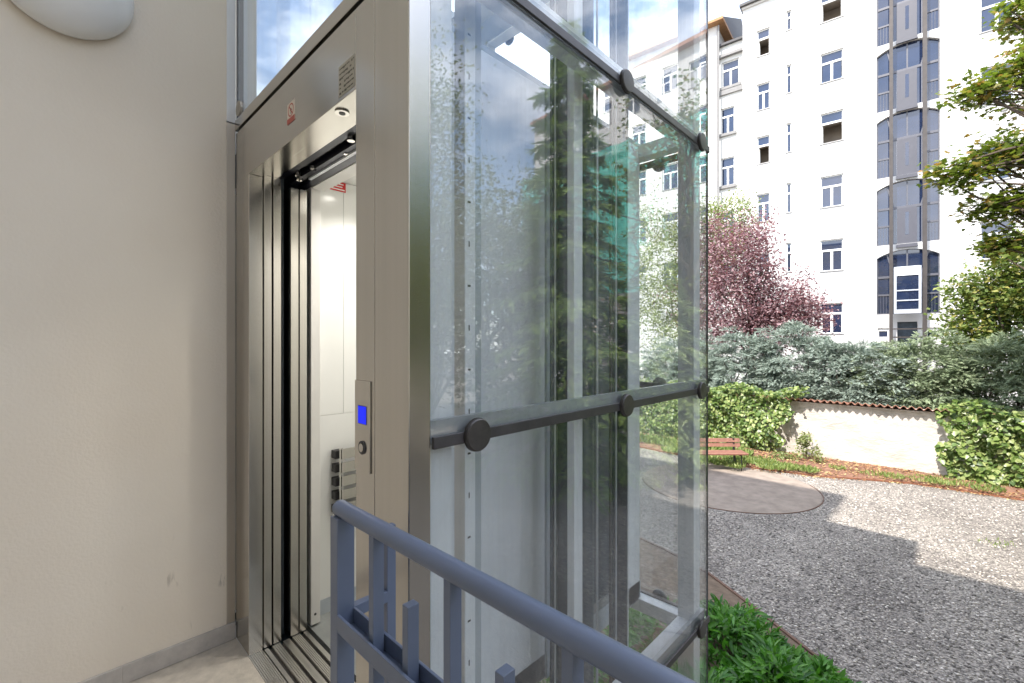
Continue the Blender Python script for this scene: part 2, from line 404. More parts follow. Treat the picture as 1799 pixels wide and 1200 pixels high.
def box(name, mat, parent, x0, x1, y0, y1, z0, z1, bevel=0, world=True):
    return MB().box(x0, x1, y0, y1, z0, z1).build(name, mat, parent, bevel, world=world)

def np_mesh(name, V, F):
    me = bpy.data.meshes.new(name)
    V = np.asarray(V, dtype=np.float32).reshape(-1, 3); F = np.asarray(F, dtype=np.int32); k = F.shape[1]
    me.vertices.add(len(V)); me.vertices.foreach_set('co', V.ravel())
    me.loops.add(F.size); me.loops.foreach_set('vertex_index', F.ravel())
    me.polygons.add(len(F)); me.polygons.foreach_set('loop_start', np.arange(0, F.size, k, dtype=np.int32))
    me.update(calc_edges=True); me.validate()
    return me

# leaf shapes: (vertices, triangles); y runs along the leaf, z is up
LEAF = (np.array([(0, 0, 0), (.30, .42, .07), (0, 1, -.05), (-.30, .42, .07)]), np.array([(0, 1, 2), (0, 2, 3)]))
BLADE = (np.array([(0, 0, 0), (.14, .45, .03), (0, 1, -.10), (-.14, .45, .03)]), np.array([(0, 1, 2), (0, 2, 3)]))
NEEDLE = (np.array([(-.06, 0, 0), (.06, 0, 0), (.10, .5, .02), (0, 1, -.08), (-.10, .5, .02)]), np.array([(0, 1, 2), (0, 2, 4), (4, 2, 3)]))
def _frond():
    V, F = [(0, 0, 0), (.02, .5, .03), (0, 1, -.10)], [(0, 1, 2)]
    for k, (y, l) in enumerate(((.08, .26), (.22, .32), (.38, .32), (.54, .28), (.70, .22), (.84, .15))):
        for sx in (-1, 1):
            i = len(V); V += [(0, y - .02, .02), (sx * l * .62, y + l * .48, -.03), (sx * .02, y + .13, .0)]; F.append((i, i + 1, i + 2))
    return np.array(V, float), np.array(F)
FROND = _frond()
_ml = [(0, 0), (.12, .22), (.42, .10), (.34, .36), (.62, .55), (.30, .62), (.22, .78), (0, 1.08), (-.22, .78), (-.30, .62), (-.62, .55), (-.34, .36), (-.42, .10), (-.12, .22)]
MAPLE = (np.array([(0, .42, 0)] + [(x, y, -.10 * (abs(x) + abs(y - .4))) for x, y in _ml]), np.array([(0, k + 1, (k + 1) % 14 + 1) for k in range(14)]))

def unit(a): return a / np.maximum(1e-9, np.linalg.norm(a, axis=-1, keepdims=True))

def leaves(P, D, Nn, size, shape):
    """Place one leaf per row: base P, direction D, normal hint Nn, length size."""
    P, D, Nn = np.asarray(P, float), unit(np.asarray(D, float)), np.asarray(Nn, float)
    X = unit(np.cross(D, Nn)); Z = np.cross(X, D)
    T, F = shape; n = len(P); size = np.broadcast_to(size, (n,))
    V = P[:, None, :] + size[:, None, None] * (T[None, :, 0:1] * X[:, None, :] + T[None, :, 1:2] * D[:, None, :] + T[None, :, 2:3] * Z[:, None, :])
    FF = (F[None] + (np.arange(n) * len(T))[:, None, None]).reshape(-1, 3)
    return V.reshape(-1, 3), FF

def sphere_dirs(n): return unit(rng.normal(size=(n, 3)))

def clumps_in(c, r, n, shell=.35):
    """Clump centres filling a lumpy ellipsoid, denser towards its surface."""
    d = sphere_dirs(n); rr = rng.uniform(shell, 1, n) ** .7
    w = 1 + .22 * np.sin(3 * d[:, 0] * 2 + 1.3) * np.cos(4 * d[:, 2]) + .12 * rng.normal(size=n)
    return np.asarray(c) + d * (rr * w)[:, None] * np.asarray(r)

def leaf_clumps(C, spread, per, size, shape, up=.5, droop=0.0, jitter=.35):
    n = len(C) * per
    P = np.repeat(C, per, 0) + rng.normal(size=(n, 3)) * spread
    D = sphere_dirs(n); D[:, 2] = D[:, 2] * .6 - droop
    N = sphere_dirs(n) * (1 - up) + np.array([0, 0, up])
    return leaves(P, D, N, size * rng.uniform(1 - jitter, 1 + jitter, n), shape)

def limb(a, b, sag=0.0, n=6, wob=.06):
    a, b = np.asarray(a, float), np.asarray(b, float); t = np.linspace(0, 1, n)[:, None]
    p = a + (b - a) * t; L = np.linalg.norm(b - a)
    p[:, 2] += np.sin(t[:, 0] * math.pi) * sag * L
    p[1:-1] += rng.normal(size=(n - 2, 3)) * wob * L * .5
    return p

def make_tree(name, label, cat, base, trunk_top, trunk_r, C, spread, per, size, shape, mat, limbs=22, up=.5, droop=0., group=None):
    root = empty(name, base, 0, label, cat, group)
    mb = MB(); base = np.asarray(base, float); top = np.asarray(trunk_top, float)
    tp = limb(base, top, 0, 7, .05); mb.tube(tp, np.linspace(trunk_r, trunk_r * .45, 7), 8)
    idx = rng.choice(len(C), min(limbs, len(C)), replace=False)
    for i in idx:
        k = rng.integers(2, 7); a = tp[k]
        mb.tube(limb(a, C[i], .08, 6), np.linspace(trunk_r * .36, .008, 6), 5)
    mb.build('trunk', 'bark', root, smooth=True)
    V, F = leaf_clumps(C, spread, per, size, shape, up, droop)
    link_mesh('crown', np_mesh('crown', V, F), mat, root)
    return root

def copy_tree(o, parent=None):
    c = o.copy(); COL.objects.link(c); c.parent = parent
    for ch in list(o.children): copy_tree(ch, c)
    return c

def struct(name, bm, mat): return tag(bm.build(name, mat), kind='structure')

# ------------------------------------------------------------------ ground
struct('courtyard_ground', MB().poly([(-90, -60, GZ), (90, -60, GZ), (90, 120, GZ), (-90, 120, GZ)]), 'gravel')

def ring_poly(cx, cy, r, z, n=64): return [(cx + r * math.cos(2 * math.pi * k / n), cy + r * math.sin(2 * math.pi * k / n), z) for k in range(n)]
struct('sand_patch', MB().poly(ring_poly(-3.45, 10.2, 1.70, GZ + .006)), 'sand')

def ribbon(pts, w, z0, z1):
    mb = MB()
    for (a, b) in zip(pts[:-1], pts[1:]):
        d = Vector((b[0] - a[0], b[1] - a[1], 0)).normalized() * w; nx, ny = -d.y, d.x
        mb.prism([(a[0] - nx / 2, a[1] - ny / 2), (b[0] - nx / 2, b[1] - ny / 2), (b[0] + nx / 2, b[1] + ny / 2), (a[0] + nx / 2, a[1] + ny / 2)], 2, z0, z1)
    return mb
e1 = ribbon([(-3.45 + 1.72 * math.cos(math.radians(a)), 10.2 + 1.72 * math.sin(math.radians(a))) for a in range(-150, 41, 5)], .014, GZ - .02, GZ + .012).build('edging_strip', 'edging')
tag(e1, 'thin rusty edging curving around the round sandy patch', 'edging')
front_edge = [(-3.6, 6.45), (-3.0, 6.32), (-2.27, 6.06), (-1.7, 5.70), (-1.11, 5.30), (-.70, 5.03), (-.2, 4.75), (.3, 4.5)]
e2 = ribbon(front_edge, .03, GZ - .02, GZ + .03).build('edging_strip', 'edging')
tag(e2, 'thin rusty edging between the gravel and the leafy bed by the lift', 'edging')
struct('front_bed', MB().poly([(x, y, GZ + .01) for x, y in front_edge] + [(.3, .5, GZ + .01), (-3.6, .5, GZ + .01)]), 'soil_dark')

back_edge = [(-9, 12.3), (-6.5, 12.0), (-4.2, 11.75), (-3.2, 11.9), (-2.1, 12.16), (-1.4, 12.55), (-.6, 12.93), (.2, 13.0), (1.0, 13.04), (3, 13.1)]
def mound():
    V = []; F = []; rows = 8; n = 60
    xs = np.linspace(-9, 3, n); ys = np.interp(xs, [p[0] for p in back_edge], [p[1] for p in back_edge])
    for j in range(rows):
        t = j / (rows - 1)
        for i in range(n):
            h = .012 + .10 * math.sin(min(1, t * 1.6) * math.pi / 2) + .02 * math.sin(xs[i] * 7 + j * 2.1) * math.sin(t * 3.1)
            V.append((xs[i], ys[i] + (13.8 - ys[i]) * t, GZ + h))
    for j in range(rows - 1):
        for i in range(n - 1): a = j * n + i; F.append((a, a + 1, a + n + 1, a + n))
    return np_mesh('back_bed', V, F)
tag(link_mesh('back_bed', mound(), 'soil'), kind='structure')
e3 = ribbon(back_edge, .03, GZ - .02, GZ + .03).build('edging_strip', 'edging_red')
tag(e3, 'reddish edging along the soil bed in front of the garden wall', 'edging')

# loose stones over the gravel sheet, densest near the lift
def pebbles(n=16000):
    O = np.array([(1, 0, 0), (-1, 0, 0), (0, 1, 0), (0, -1, 0), (0, 0, 1), (0, 0, -1)], float)
    T = np.array([(0, 2, 4), (2, 1, 4), (1, 3, 4), (3, 0, 4), (2, 0, 5), (1, 2, 5), (3, 1, 5), (0, 3, 5)])
    x = rng.uniform(-3.6, 3.0, n * 3); y = 4.6 + 8.2 * rng.uniform(0, 1, n * 3) ** 1.3
    fe = np.interp(x, [p[0] for p in front_edge], [p[1] for p in front_edge]); be = np.interp(x, [p[0] for p in back_edge], [p[1] for p in back_edge])
    ok = (y > fe + .04) & (y < be - .05) & (np.hypot(x + 3.45, y - 10.2) > 1.75)
    x, y = x[ok][:n], y[ok][:n]; m = len(x)
    s = rng.uniform(.008, .022, m); a = rng.uniform(0, 6.28, m); sc = rng.uniform(.6, 1.3, (m, 3)) * s[:, None]; sc[:, 2] *= .55
    L = O[None] * sc[:, None, :] * rng.uniform(.8, 1.2, (m, 6, 1))
    c, si = np.cos(a)[:, None], np.sin(a)[:, None]
    V = np.stack([x[:, None] + L[..., 0] * c - L[..., 1] * si, y[:, None] + L[..., 0] * si + L[..., 1] * c, GZ + .004 + L[..., 2]], -1)
    return np_mesh('loose_gravel', V.reshape(-1, 3), (T[None] + (np.arange(m) * 6)[:, None, None]).reshape(-1, 3))
tag(link_mesh('loose_gravel', pebbles(), 'pebble'), 'grey and white loose gravel over the courtyard', 'gravel', kind='stuff')

# ------------------------------------------------------------------ the landing and the house behind the camera
WX, FY = -2.39, .637          # cream wall plane, lift front plane
struct('landing_floor', MB().box(WX, 6.0, -1.6, .55, -.24, -.002).box(WX, -.967, .55, FY, -.24, -.002), 'floor')

home = empty('gallery_house', (-5.0, -3.0, GZ), 0, 'cream painted house wall with stone skirting left of the lift door', 'building')
box('wall', 'cream', home, -9, WX, -9, FY - .037, GZ, 11.55)
box('rear_wall', 'cream_far', home, WX + .003, 14, -9, -1.6, GZ, 9.9)
box('eave', 'roof_dark', home, WX + .003, 14.5, -9.4, -1.0, 9.9, 10.3)
box('roof', 'roof_dark', home, -9.4, WX - .003, -9.4, FY - .04, 11.55, 11.75)
for i, y in enumerate((-1.55, -.96, -.363, .234)):
    y1 = min(y + .597, FY - .003)
    MB().box(WX, WX + .014, y, y1, .0, .075).build('skirting_tile', 'stone', home, .002)
box('trim_base', 'stone', home, WX - .03, WX - .001, FY - .037, FY - .002, -.2, .075)
box('corner_trim', 'trim', home, WX - .03, WX + .003, FY - .037, FY - .002, .0755, 2.375, .002)
box('corner_trim', 'alu_white', home, WX - .03, WX + .004, FY - .037, FY - .002, 2.38, 3.34, .002)
for k, x in enumerate((-.6, 1.6, 3.8)):
    w = box('window', 'pvc', home, x, x + 1.1, -1.599, -1.56, .9, 2.4)
    box('pane', 'pane', w, x + .08, x + 1.02, -1.559, -1.55, .98, 2.32)
    w = box('window', 'pvc', home, x, x + 1.1, -1.599, -1.56, 5.0, 6.6)
    box('pane', 'pane', w, x + .08, x + 1.02, -1.559, -1.55, 5.08, 6.52)

# wall lamp: a shallow opal dome on a ring
lamp = empty('wall_lamp', (WX, .07, 2.71), 0, 'round white opal glass lamp high on the cream wall', 'lamp')
MB().lathe([(.0, .0), (.185, .0), (.185, .022), (.0, .022)], (WX + .001, .07, 2.71), 'X', 48).build('mount', 'alu_white', lamp, smooth=True)
prof = [(.200 * math.sin(t), .025 + .095 * math.cos(t)) for t in np.linspace(math.radians(105), .02, 18)]
MB().lathe(prof, (WX + .002, .07, 2.71), 'X', 64).build('dome', 'plastic_white', lamp, smooth=True)

# ------------------------------------------------------------------ the glass lift shaft
SX0, SX1, SY0, SY1, STOP = -2.75, -.967, FY, 2.567, 6.8
shaft = empty('glass_lift_shaft', (-1.86, 1.6, GZ), 0, 'glazed lift shaft with brushed steel door portal and black round glass clamps', 'lift shaft')
# portal
box('door_jamb', 'steel', shaft, WX + .006, -2.2, FY, .692, 0, 2.10, .0015)
box('door_jamb', 'steel', shaft, -1.238, -1.1335, FY + .0005, .692, 0, 2.332, .0015)
box('corner_post', 'steel', shaft, -1.132, SX1, FY, .704, GZ, STOP, .003)
box('header_panel', 'steel_h', shaft, WX + .006, -1.2395, FY + .0005, .70, 2.1005, 2.332, .0015)
box('header_groove', 'groove', shaft, WX + .006, -1.134, FY + .012, .695, 2.333, 2.343)
box('header_band', 'steel_h', shaft, WX - .0, -1.134, FY - .004, .70, 2.344, 2.392, .002)
box('header_soffit', 'steel_h', shaft, -2.198, -1.2405, .7015, .755, 2.112, 2.16)
MB().lathe([(.022, 0), (.022, .004), (.012, .004), (.012, .001), (.001, .001)], (-1.395, .672, 2.0955), 'Z', 24).build('sensor_ring', 'steel_pol', shaft, smooth=True)
MB().lathe([(.010, 0), (.010, .002), (.001, .002)], (-1.395, .672, 2.094), 'Z', 16).build('sensor_lens', 'dark', shaft)
# plates and print on the portal
cp = box('call_panel', 'steel', shaft, -1.2365, -1.151, FY - .004, FY, 1.004, 1.26, .0015)
box('display_bezel', 'dark', cp, -1.2155, -1.1675, FY - .0048, FY - .0041, 1.1375, 1.1895)
box('display', 'display', cp, -1.2140, -1.1690, FY - .0056, FY - .0049, 1.139, 1.188)
MB().lathe([(.019, 0), (.019, -.003), (.016, -.004), (.0155, -.002), (.001, -.002)], (-1.191, FY - .0041, 1.072), 'Y', 28).build('button_ring', 'rail_dark', cp, smooth=True)
MB().lathe([(.0125, 0), (.012, -.003), (.001, -.0034)], (-1.191, FY - .0062, 1.072), 'Y', 24).build('button', 'steel', cp, smooth=True)
st = box('warning_sticker', 'sticker', shaft, -1.757, -1.687, FY - .0006, FY + .0004, 2.166, 2.238)
box('red_band', 'sticker_red', st, -1.757, -1.687, FY - .0012, FY - .0007, 2.164, 2.183)
rg = MB()
for k in range(28):
    a0, a1 = 2 * math.pi * k / 28, 2 * math.pi * (k + 1) / 28
    c = (-1.722, 2.209)
    rg.poly([(c[0] + r * math.cos(a), FY - .0012, c[1] + r * math.sin(a) * .92) for r, a in ((.026, a0), (.026, a1), (.021, a1), (.021, a0))])
q = .018
rg.poly([(-1.722 - q - .002, FY - .0013, 2.209 + q), (-1.722 - q + .003, FY - .0013, 2.209 + q + .002), (-1.722 + q + .002, FY - .0013, 2.209 - q), (-1.722 + q - .003, FY - .0013, 2.209 - q - .002)])
rg.build('prohibition_mark', 'sticker_red', st)
fig = MB().box(-1.7235, -1.7195, FY - .0011, FY - .0008, 2.194, 2.216).box(-1.730, -1.713, FY - .0011, FY - .0008, 2.2075, 2.2105)
fig.build('figure_mark', 'ink', st)
pl = box('info_plate', 'plate', shaft, -1.345, -1.244, FY - .0006, FY + .0004, 2.112, 2.205)
pr = MB()
for r_ in range(6):
    x = -1.338
    while x < -1.252:
        w = rnd.uniform(.004, .014); z = 2.196 - r_ * .0145
        if rnd.random() < .8: pr.box(x, min(x + w, -1.248), FY - .0012, FY - .0007, z - rnd.choice((.004, .006, .003)), z)
        x += w + rnd.uniform(.002, .006)
pr.build('small_print', 'ink', pl)
# landing door leaves, slid back into their pocket
for (y0, y1) in ((.6985, .7305), (.7375, .7705)):
    d = box('door_leaf', 'steel', shaft, -2.70, -2.2015, y0, y1, .004, 2.118, .0015)
box('pocket_light_block', 'machine', shaft, -2.72, -2.25, .775, .800, 0, 2.5)  # unseen dark panels added to stop daylight leaking through the door pocket
box('pocket_light_block', 'machine', shaft, -2.745, -2.725, .665, .904, -.2, 2.5)
box('pocket_light_block', 'machine', shaft, -2.7245, -2.2005, .6925, .904, -.06, -.031)
box('pocket_light_block', 'machine', shaft, -2.7245, -2.2645, .892, .904, -.03, 2.5)
box('pocket_light_block', 'machine', shaft, -2.7245, -1.15, .705, .755, 2.161, 2.33)
# sill: ribbed bars with guide slots
y = FY - .002
for kind, w in (('alu', .060), ('groove', .004), ('alu', .016), ('groove', .016), ('alu', .034), ('groove', .013), ('alu', .014)):
    z1 = 0 if kind == 'alu' else -.012
    if kind == 'alu' and w > .03:
        n = int(w / .0075)
        mb = MB().box(-2.2, -1.2395, y, y + w, -.03, -.003)
        for k in range(n): mb.box(-2.2, -1.2395, y + w * k / n + .001, y + w * (k + 1) / n - .001, -.004, z1)
        mb.build('sill_bar', 'alu', shaft)
    else:
        box('sill_bar' if kind == 'alu' else 'sill_slot', kind, shaft, -2.1995, -1.240, y, y + w, -.03, z1)
    y += w
# steel skeleton: painted columns and ring beams
colm = lambda n, m, *b: box(n, m, shaft, *b, .003)
colm('column', 'shaft_white', -1.075, -1.000, .7105, .800, GZ, STOP)
colm('column', 'shaft_white', -1.090, -1.000, SY1 - .105, SY1 - .022, GZ, STOP)
colm('column', 'shaft_white', SX0 + .03, SX0 + .12, SY1 - .105, SY1 - .022, GZ, STOP)
colm('column', 'shaft_white', SX0 + .03, SX0 + .12, .71, .80, GZ, STOP)
for z in (-.225, 2.455, 3.72, 5.15, 6.65):
    h = .075
    colm('ring_beam', 'shaft_white', SX0 + .121, -1.091, SY1 - .105, SY1 - .022, z, z + h)
    colm('ring_beam', 'shaft_white', -1.088, -1.002, .801, SY1 - .106, z, z + h)
    colm('ring_beam', 'shaft_white', SX0 + .032, SX0 + .118, .801, SY1 - .106, z, z + h)
    if z > 2.5: colm('ring_beam', 'shaft_white', SX0 + .121, -1.133, .712, .79, z, z + h)
box('roof_plate', 'shaft_white', shaft, SX0 + .02, SX1 - .02, SY0 + .02, SY1 - .02, STOP + .001, STOP + .0125)
for b in ((SX0 - .05, SX1 + .05, SY0 - .03, SY0 + .08), (SX0 - .05, SX1 + .05, SY1 - .06, SY1 + .05), (SX0 - .05, SX0 + .06, SY0 + .081, SY1 - .061), (SX1 - .06, SX1 + .05, SY0 + .081, SY1 - .061)): box('roof_edge', 'rail_dark', shaft, *b, STOP + .013, STOP + .07)
# machinery side: perforated upright, guide rail, pipes
up = colm('perforated_upright', 'shaft_white', -1.165, -1.110, .940, .985, GZ + .05, STOP - .02)
hole = MB()
hz = -1.4
k = 0
while hz < 6.6:
    hole.box(-1.1095, -1.1090, .957 - (.002 if k % 2 else .006), .957 + (.002 if k % 2 else .006), hz - (.009 if k % 2 else .003), hz + (.009 if k % 2 else .003))
    hz += .134; k += 1
hole.build('slot_holes', 'dark', up)
colm('cover_strip', 'shaft_grey', -1.17, -1.120, .990, 1.02, GZ + .05, STOP - .02)
colm('bracket_column', 'shaft_white', -1.125, -1.090, 1.495, 1.555, GZ + .05, STOP - .02)
for yc in (1.535, 2.02):
    g_ = MB().box(-1.215, -1.200, yc - .04, yc + .04, GZ + .05, STOP - .02).box(-1.1995, -1.150, yc - .006, yc + .006, GZ + .05, STOP - .02).build('guide_rail', 'machine', shaft)
    for dy in (-.030, .0, .026): box('rail_edge', 'shaft_white', g_, -1.1995 if dy else -1.1495, -1.194 if dy else -1.146, yc + dy, yc + dy + .005, GZ + .05, STOP - .02)
MB().tube([(-1.20, 1.72, GZ + .05), (-1.20, 1.72, 3.4)], .045, 16).build('lift_ram', 'machine', shaft, smooth=True)
MB().tube([(-1.105, 1.79, -1.0), (-1.105, 1.79, 1.0), (-1.103, 1.792, 3.0), (-1.11, 1.80, 6.5)], .006, 8).build('cable', 'dark', shaft)
MB().tube([(-1.05, 1.60, -1.0), (-1.05, 1.60, 6.5)], .005, 8).build('cable', 'rail_light', shaft)
cab = [(-1.30 + .02 * math.sin(t * 2), .90 + .10 * math.cos(t * 1.2), 3.35 - .55 * math.sin(t)) for t in np.linspace(0, 3.1, 24)]
MB().tube(cab, .009, 8).build('cable_loop', 'rail_light', shaft, smooth=True)
# rails behind the glass and round clamps on it
RZ = (-.157, 1.11, 2.43, 3.75, 5.07, 6.39)
for z in RZ:
    box('glass_rail', 'rail_dark', shaft, SX1 + .0006, SX1 + .011, .706, SY1 + .004, z - .019, z + .013, .002)
    box('glass_rail', 'rail_light', shaft, SX1 - .032, SX1 - .0115, .706, SY1 - .016, z - .010, z + .052)
    box('glass_rail', 'rail_dark', shaft, SX0 + .02, SX1 - .036, SY1 - .034, SY1 - .0105, z - .019, z + .015)
    box('glass_rail', 'rail_dark', shaft, SX0 + .0105, SX0 + .034, .706, SY1 - .036, z - .019, z + .015)
    for yc in (.851, 1.665, 2.445):
        c = MB().lathe([(.001, .0), (.0455, .0), (.0455, .010), (.042, .014), (.001, .0155)], (SX1 + .0125, yc, z), 'X', 36).build('glass_clamp', 'clamp', shaft, smooth=True)
        MB().lathe([(.047, 0), (.047, .004), (.0458, .004)], (SX1 + .0112, yc, z), 'X', 36).build('clamp_seal', 'groove', c, smooth=True)
    for xc in (SX0 + .25, -1.86, -1.25):
        MB().lathe([(.001, .0), (.0455, .0), (.0455, .010), (.042, .014), (.001, .0155)], (xc, SY1 + .0025, z), 'Y', 28).build('glass_clamp', 'clamp', shaft, smooth=True)
edges = [GZ + .1] + list(RZ) + [STOP - .01]
for z0, z1 in zip(edges[:-1], edges[1:]):
    a, b = z0 + .004, z1 - .004
    box('glass_pane', 'glass', shaft, SX1 - .010, SX1, .7045, SY1 - .001, a, b)
    box('glass_pane', 'glass', shaft, SX0 + .011, SX1 - .011, SY1 - .010, SY1, a, b)
    box('glass_pane', 'glass', shaft, SX0, SX0 + .010, .66, SY1 - .001, a, b)
for z0, z1 in ((2.394, 3.70), (3.72, 5.05), (5.07, 6.38)):
    box('transom_pane', 'glass', shaft, WX + .012, -1.136, FY + .006, FY + .016, z0, z1)
box('edge_profile', 'rail_dark', shaft, WX + .002, WX + .011, FY + .003, FY + .03, 2.393, 3.34)
MB().lathe([(.001, .0), (.034, .0), (.034, -.010), (.001, -.013)], (WX + .052, FY + .0055, 2.432), 'Y', 28).build('glass_clamp', 'trim', shaft, smooth=True)
box('corner_seal', 'dark', shaft, SX1 - .009, SX1 + .0008, SY1 - .0008, SY1 + .007, GZ + .1, STOP - .01)
box('base_kerb', 'stone', shaft, SX0 - .04, SX1 + .04, SY1 + .001, SY1 + .08, GZ - .02, GZ + .12)
box('base_kerb', 'stone', shaft, SX1 + .001, SX1 + .08, .70, SY1 + .08, GZ - .02, GZ + .115)

# ------------------------------------------------------------------ the lift car standing at the landing
car = empty('lift_car', (-1.8, 1.7, -.16), 0, 'white lift car with open door seen inside the glass shaft', 'lift car')
CX0, CX1, CY0, CY1 = -2.27, -1.375, .905, 2.30
box('car_floor', 'car_floor', car, CX0 - .04, CX1 + .04, CY0, CY1 + .03, -.05, 0)
box('floor_frame', 'shaft_grey', car, CX0 - .04, CX1 + .045, .86, CY1 + .19, -.16, -.0505)
lw = box('left_wall', 'car_white', car, CX0 - .035, CX0 - .004, CY0, CY1, .0005, 2.195)
for y0, y1, z0, z1 in ((.952, 1.100, 1.000, 2.193), (1.102, 1.46, 1.000, 2.193), (1.462, 1.88, 1.0, 2.193), (1.882, 2.298, 1.0, 2.193), (.952, 2.298, .075, .997)):
    box('wall_panel', 'car_white', lw, CX0 - .0038, CX0, y0, y1, z0, z1)
box('skirting', 'shaft_grey', lw, CX0 - .0038, CX0 + .002, .952, 2.298, .001, .073)
box('rear_wall', 'car_white', car, CX0 - .035, CX1, CY1 + .0005, CY1 + .03, .0005, 2.195)
box('right_wall', 'car_white', car, CX1, CX1 + .03, CY0, CY1 + .03, .0005, 2.195)
ce = box('ceiling', 'car_white', car, CX0 - .035, CX1 + .03, CY0 + .07, CY1 + .03, 2.196, 2.25)
for sx, sy in ((-1.97, 1.156), (-1.65, 1.156), (-1.97, 1.95), (-1.65, 1.95)):
    s = MB().lathe([(.048, 0), (.048, -.005), (.036, -.008), (.034, -.003)], (sx, sy, 2.1955), 'Z', 28).build('spot_ring', 'steel_pol', ce, smooth=True)
    MB().lathe([(.033, 0), (.033, -.003), (.001, -.003)], (sx, sy, 2.1950), 'Z', 24).build('spot_lens', 'lamp_on', ce)
    ld = bpy.data.lights.new('car_spot', 'SPOT'); ld.energy = 6.5; ld.spot_size = math.radians(130); ld.shadow_soft_size = .03; ld.color = (1, .96, .9); ld.spot_blend = .6
    lo = bpy.data.objects.new('car_spot', ld); COL.objects.link(lo); lo.location = (sx, sy, 2.18)
    lo.parent = car; lo.matrix_parent_inverse = mat_of(car).inverted()
# car portal: cream jamb, header, doors, sill
box('car_jamb', 'car_frame', car, -2.262, -2.200, .905, .950, .012, 2.26, .002)
MB().lathe([(.006, 0), (.006, .001), (.001, .001)], (-2.1995, .925, .06), 'X', 12).build('screw', 'dark', car)
box('car_jamb', 'car_frame', car, -1.375, -1.315, .905, .950, .0, 2.26, .002)
box('car_header', 'car_frame', car, -2.199, -1.376, .905, .972, 2.102, 2.26, .002)
for (y0, y1) in ((.8125, .8475), (.8530, .8865)):
    box('car_door_leaf', 'steel', car, -2.66, -2.2010, y0, y1, .004, 2.085, .0015)
sg = box('notice', 'sign_red', lw, CX0 + .0005, CX0 + .0015, 1.0, 1.112, 2.143, 2.192)
mk = MB()
for i, (a, b) in enumerate(((1.004, 1.106), (1.004, 1.094), (1.004, 1.100))): mk.box(CX0 + .0016, CX0 + .0019, a, b, 2.150 + .014 * i, 2.156 + .014 * i)
mk.build('notice_lines', 'white', sg)
y = .790
for kind, w in (('alu', .016), ('groove', .012), ('alu', .036), ('groove', .014), ('alu', .018)):
    z1 = 0 if kind == 'alu' else -.012
    if w > .03:
        mb = MB().box(-2.2, -1.2395, y, y + w, -.03, -.003)
        for k in range(5): mb.box(-2.2, -1.2395, y + w * k / 5 + .001, y + w * (k + 1) / 5 - .001, -.004, z1)
        mb.build('car_sill_bar', 'alu', car)
    else: box('car_sill_bar' if kind == 'alu' else 'car_sill_slot', kind, car, -2.1995, -1.240, y, y + w, -.03, z1)
    y += w
# door gear over the opening
box('door_gear_plate', 'blue_black', car, -2.25, -1.18, .868, .903, 2.105, 2.40)
box('door_gear_track', 'blue_black', car, -2.24, -1.19, .770, .800, 2.128, 2.20)
box('door_gear_track', 'blue_black', car, -2.24, -1.19, .825, .850, 2.112, 2.165)
box('door_gear_track', 'shaft_white', car, -2.10, -1.25, .852, .866, 2.105, 2.125)
box('door_gear_cover', 'blue_black', car, -2.25, -1.18, .757, .866, 2.21, 2.42)
box('door_gear_bar', 'steel_pol', car, -2.05, -1.25, .806, .812, 2.135, 2.141)
for i, x in enumerate((-2.10, -1.98, -1.72, -1.60, -1.52, -1.40, -1.31)):
    MB().lathe([(.001, 0), (.010 + .004 * (i % 2), 0), (.010 + .004 * (i % 2), .012), (.001, .012)], (x, .805 + .02 * (i % 3), 2.108 + .004 * (i % 2)), 'Z', 14).build('bolt', 'steel_pol', car, smooth=True)
MB().tube([(-2.10, .812, 2.09), (-2.10, .812, 2.20)], .012, 12).build('roller_pin', 'steel_pol', car)
# folding seat on the left wall: four slats on thin rods
seat = box('folding_seat', 'steel_pol', car, CX0 + .055, CX0 + .062, 1.050, 1.056, .50, .832)
box('rod', 'steel_pol', seat, CX0 + .055, CX0 + .062, 1.064, 1.069, .50, .832)
for i in range(5):
    z0 = .775 - i * .069
    box('slat', 'steel', seat, CX0 + .048, CX0 + .054, 1.058, 1.50, z0, z0 + .050)
    box('bracket', 'dark', seat, CX0 + .002, CX0 + .046, 1.036, 1.075, z0 + .004, z0 + .044)
# outer skins of the car and its sling
sk = 'shaft_white'
box('side_panel', sk, car, -1.344, -1.330, .96, 1.600, -.158, 2.52, .002)
box('side_trim', 'shaft_grey', car, -1.340, -1.318, 1.603, 1.640, -.158, 2.52)
box('side_recess', 'machine', car, -1.3445, -1.342, 1.641, 2.165, -.158, 2.52)
box('side_panel', sk, car, -1.344, -1.330, 2.170, 2.480, -.158, 2.52, .002)
box('rear_skin', sk, car, CX0 - .04, -1.345, CY1 + .165, CY1 + .18, -.158, 2.52)
box('left_skin', sk, car, CX0 - .055, CX0 - .040, .905, CY1 + .18, -.158, 2.52)
box('car_roof', 'shaft_grey', car, CX0 - .05, -1.331, .91, CY1 + .185, 2.521, 2.545)
box('sling_upright', 'shaft_grey', car, -1.338, -1.30, 1.85, 1.93, -.155, 3.25)
box('sling_upright', 'shaft_grey', car, CX0 - .10, CX0 - .056, 1.85, 1.93, -.155, 3.25)
box('crosshead', 'shaft_grey', car, CX0 - .10, -1.300, 1.82, 1.96, 3.251, 3.42)
box('roof_box', 'machine', car, -1.95, -1.62, 1.25, 1.50, 2.546, 2.70, .01)
box('roof_box', 'machine', car, -1.50, -1.40, .98, 1.10, 2.546, 2.72, .005)

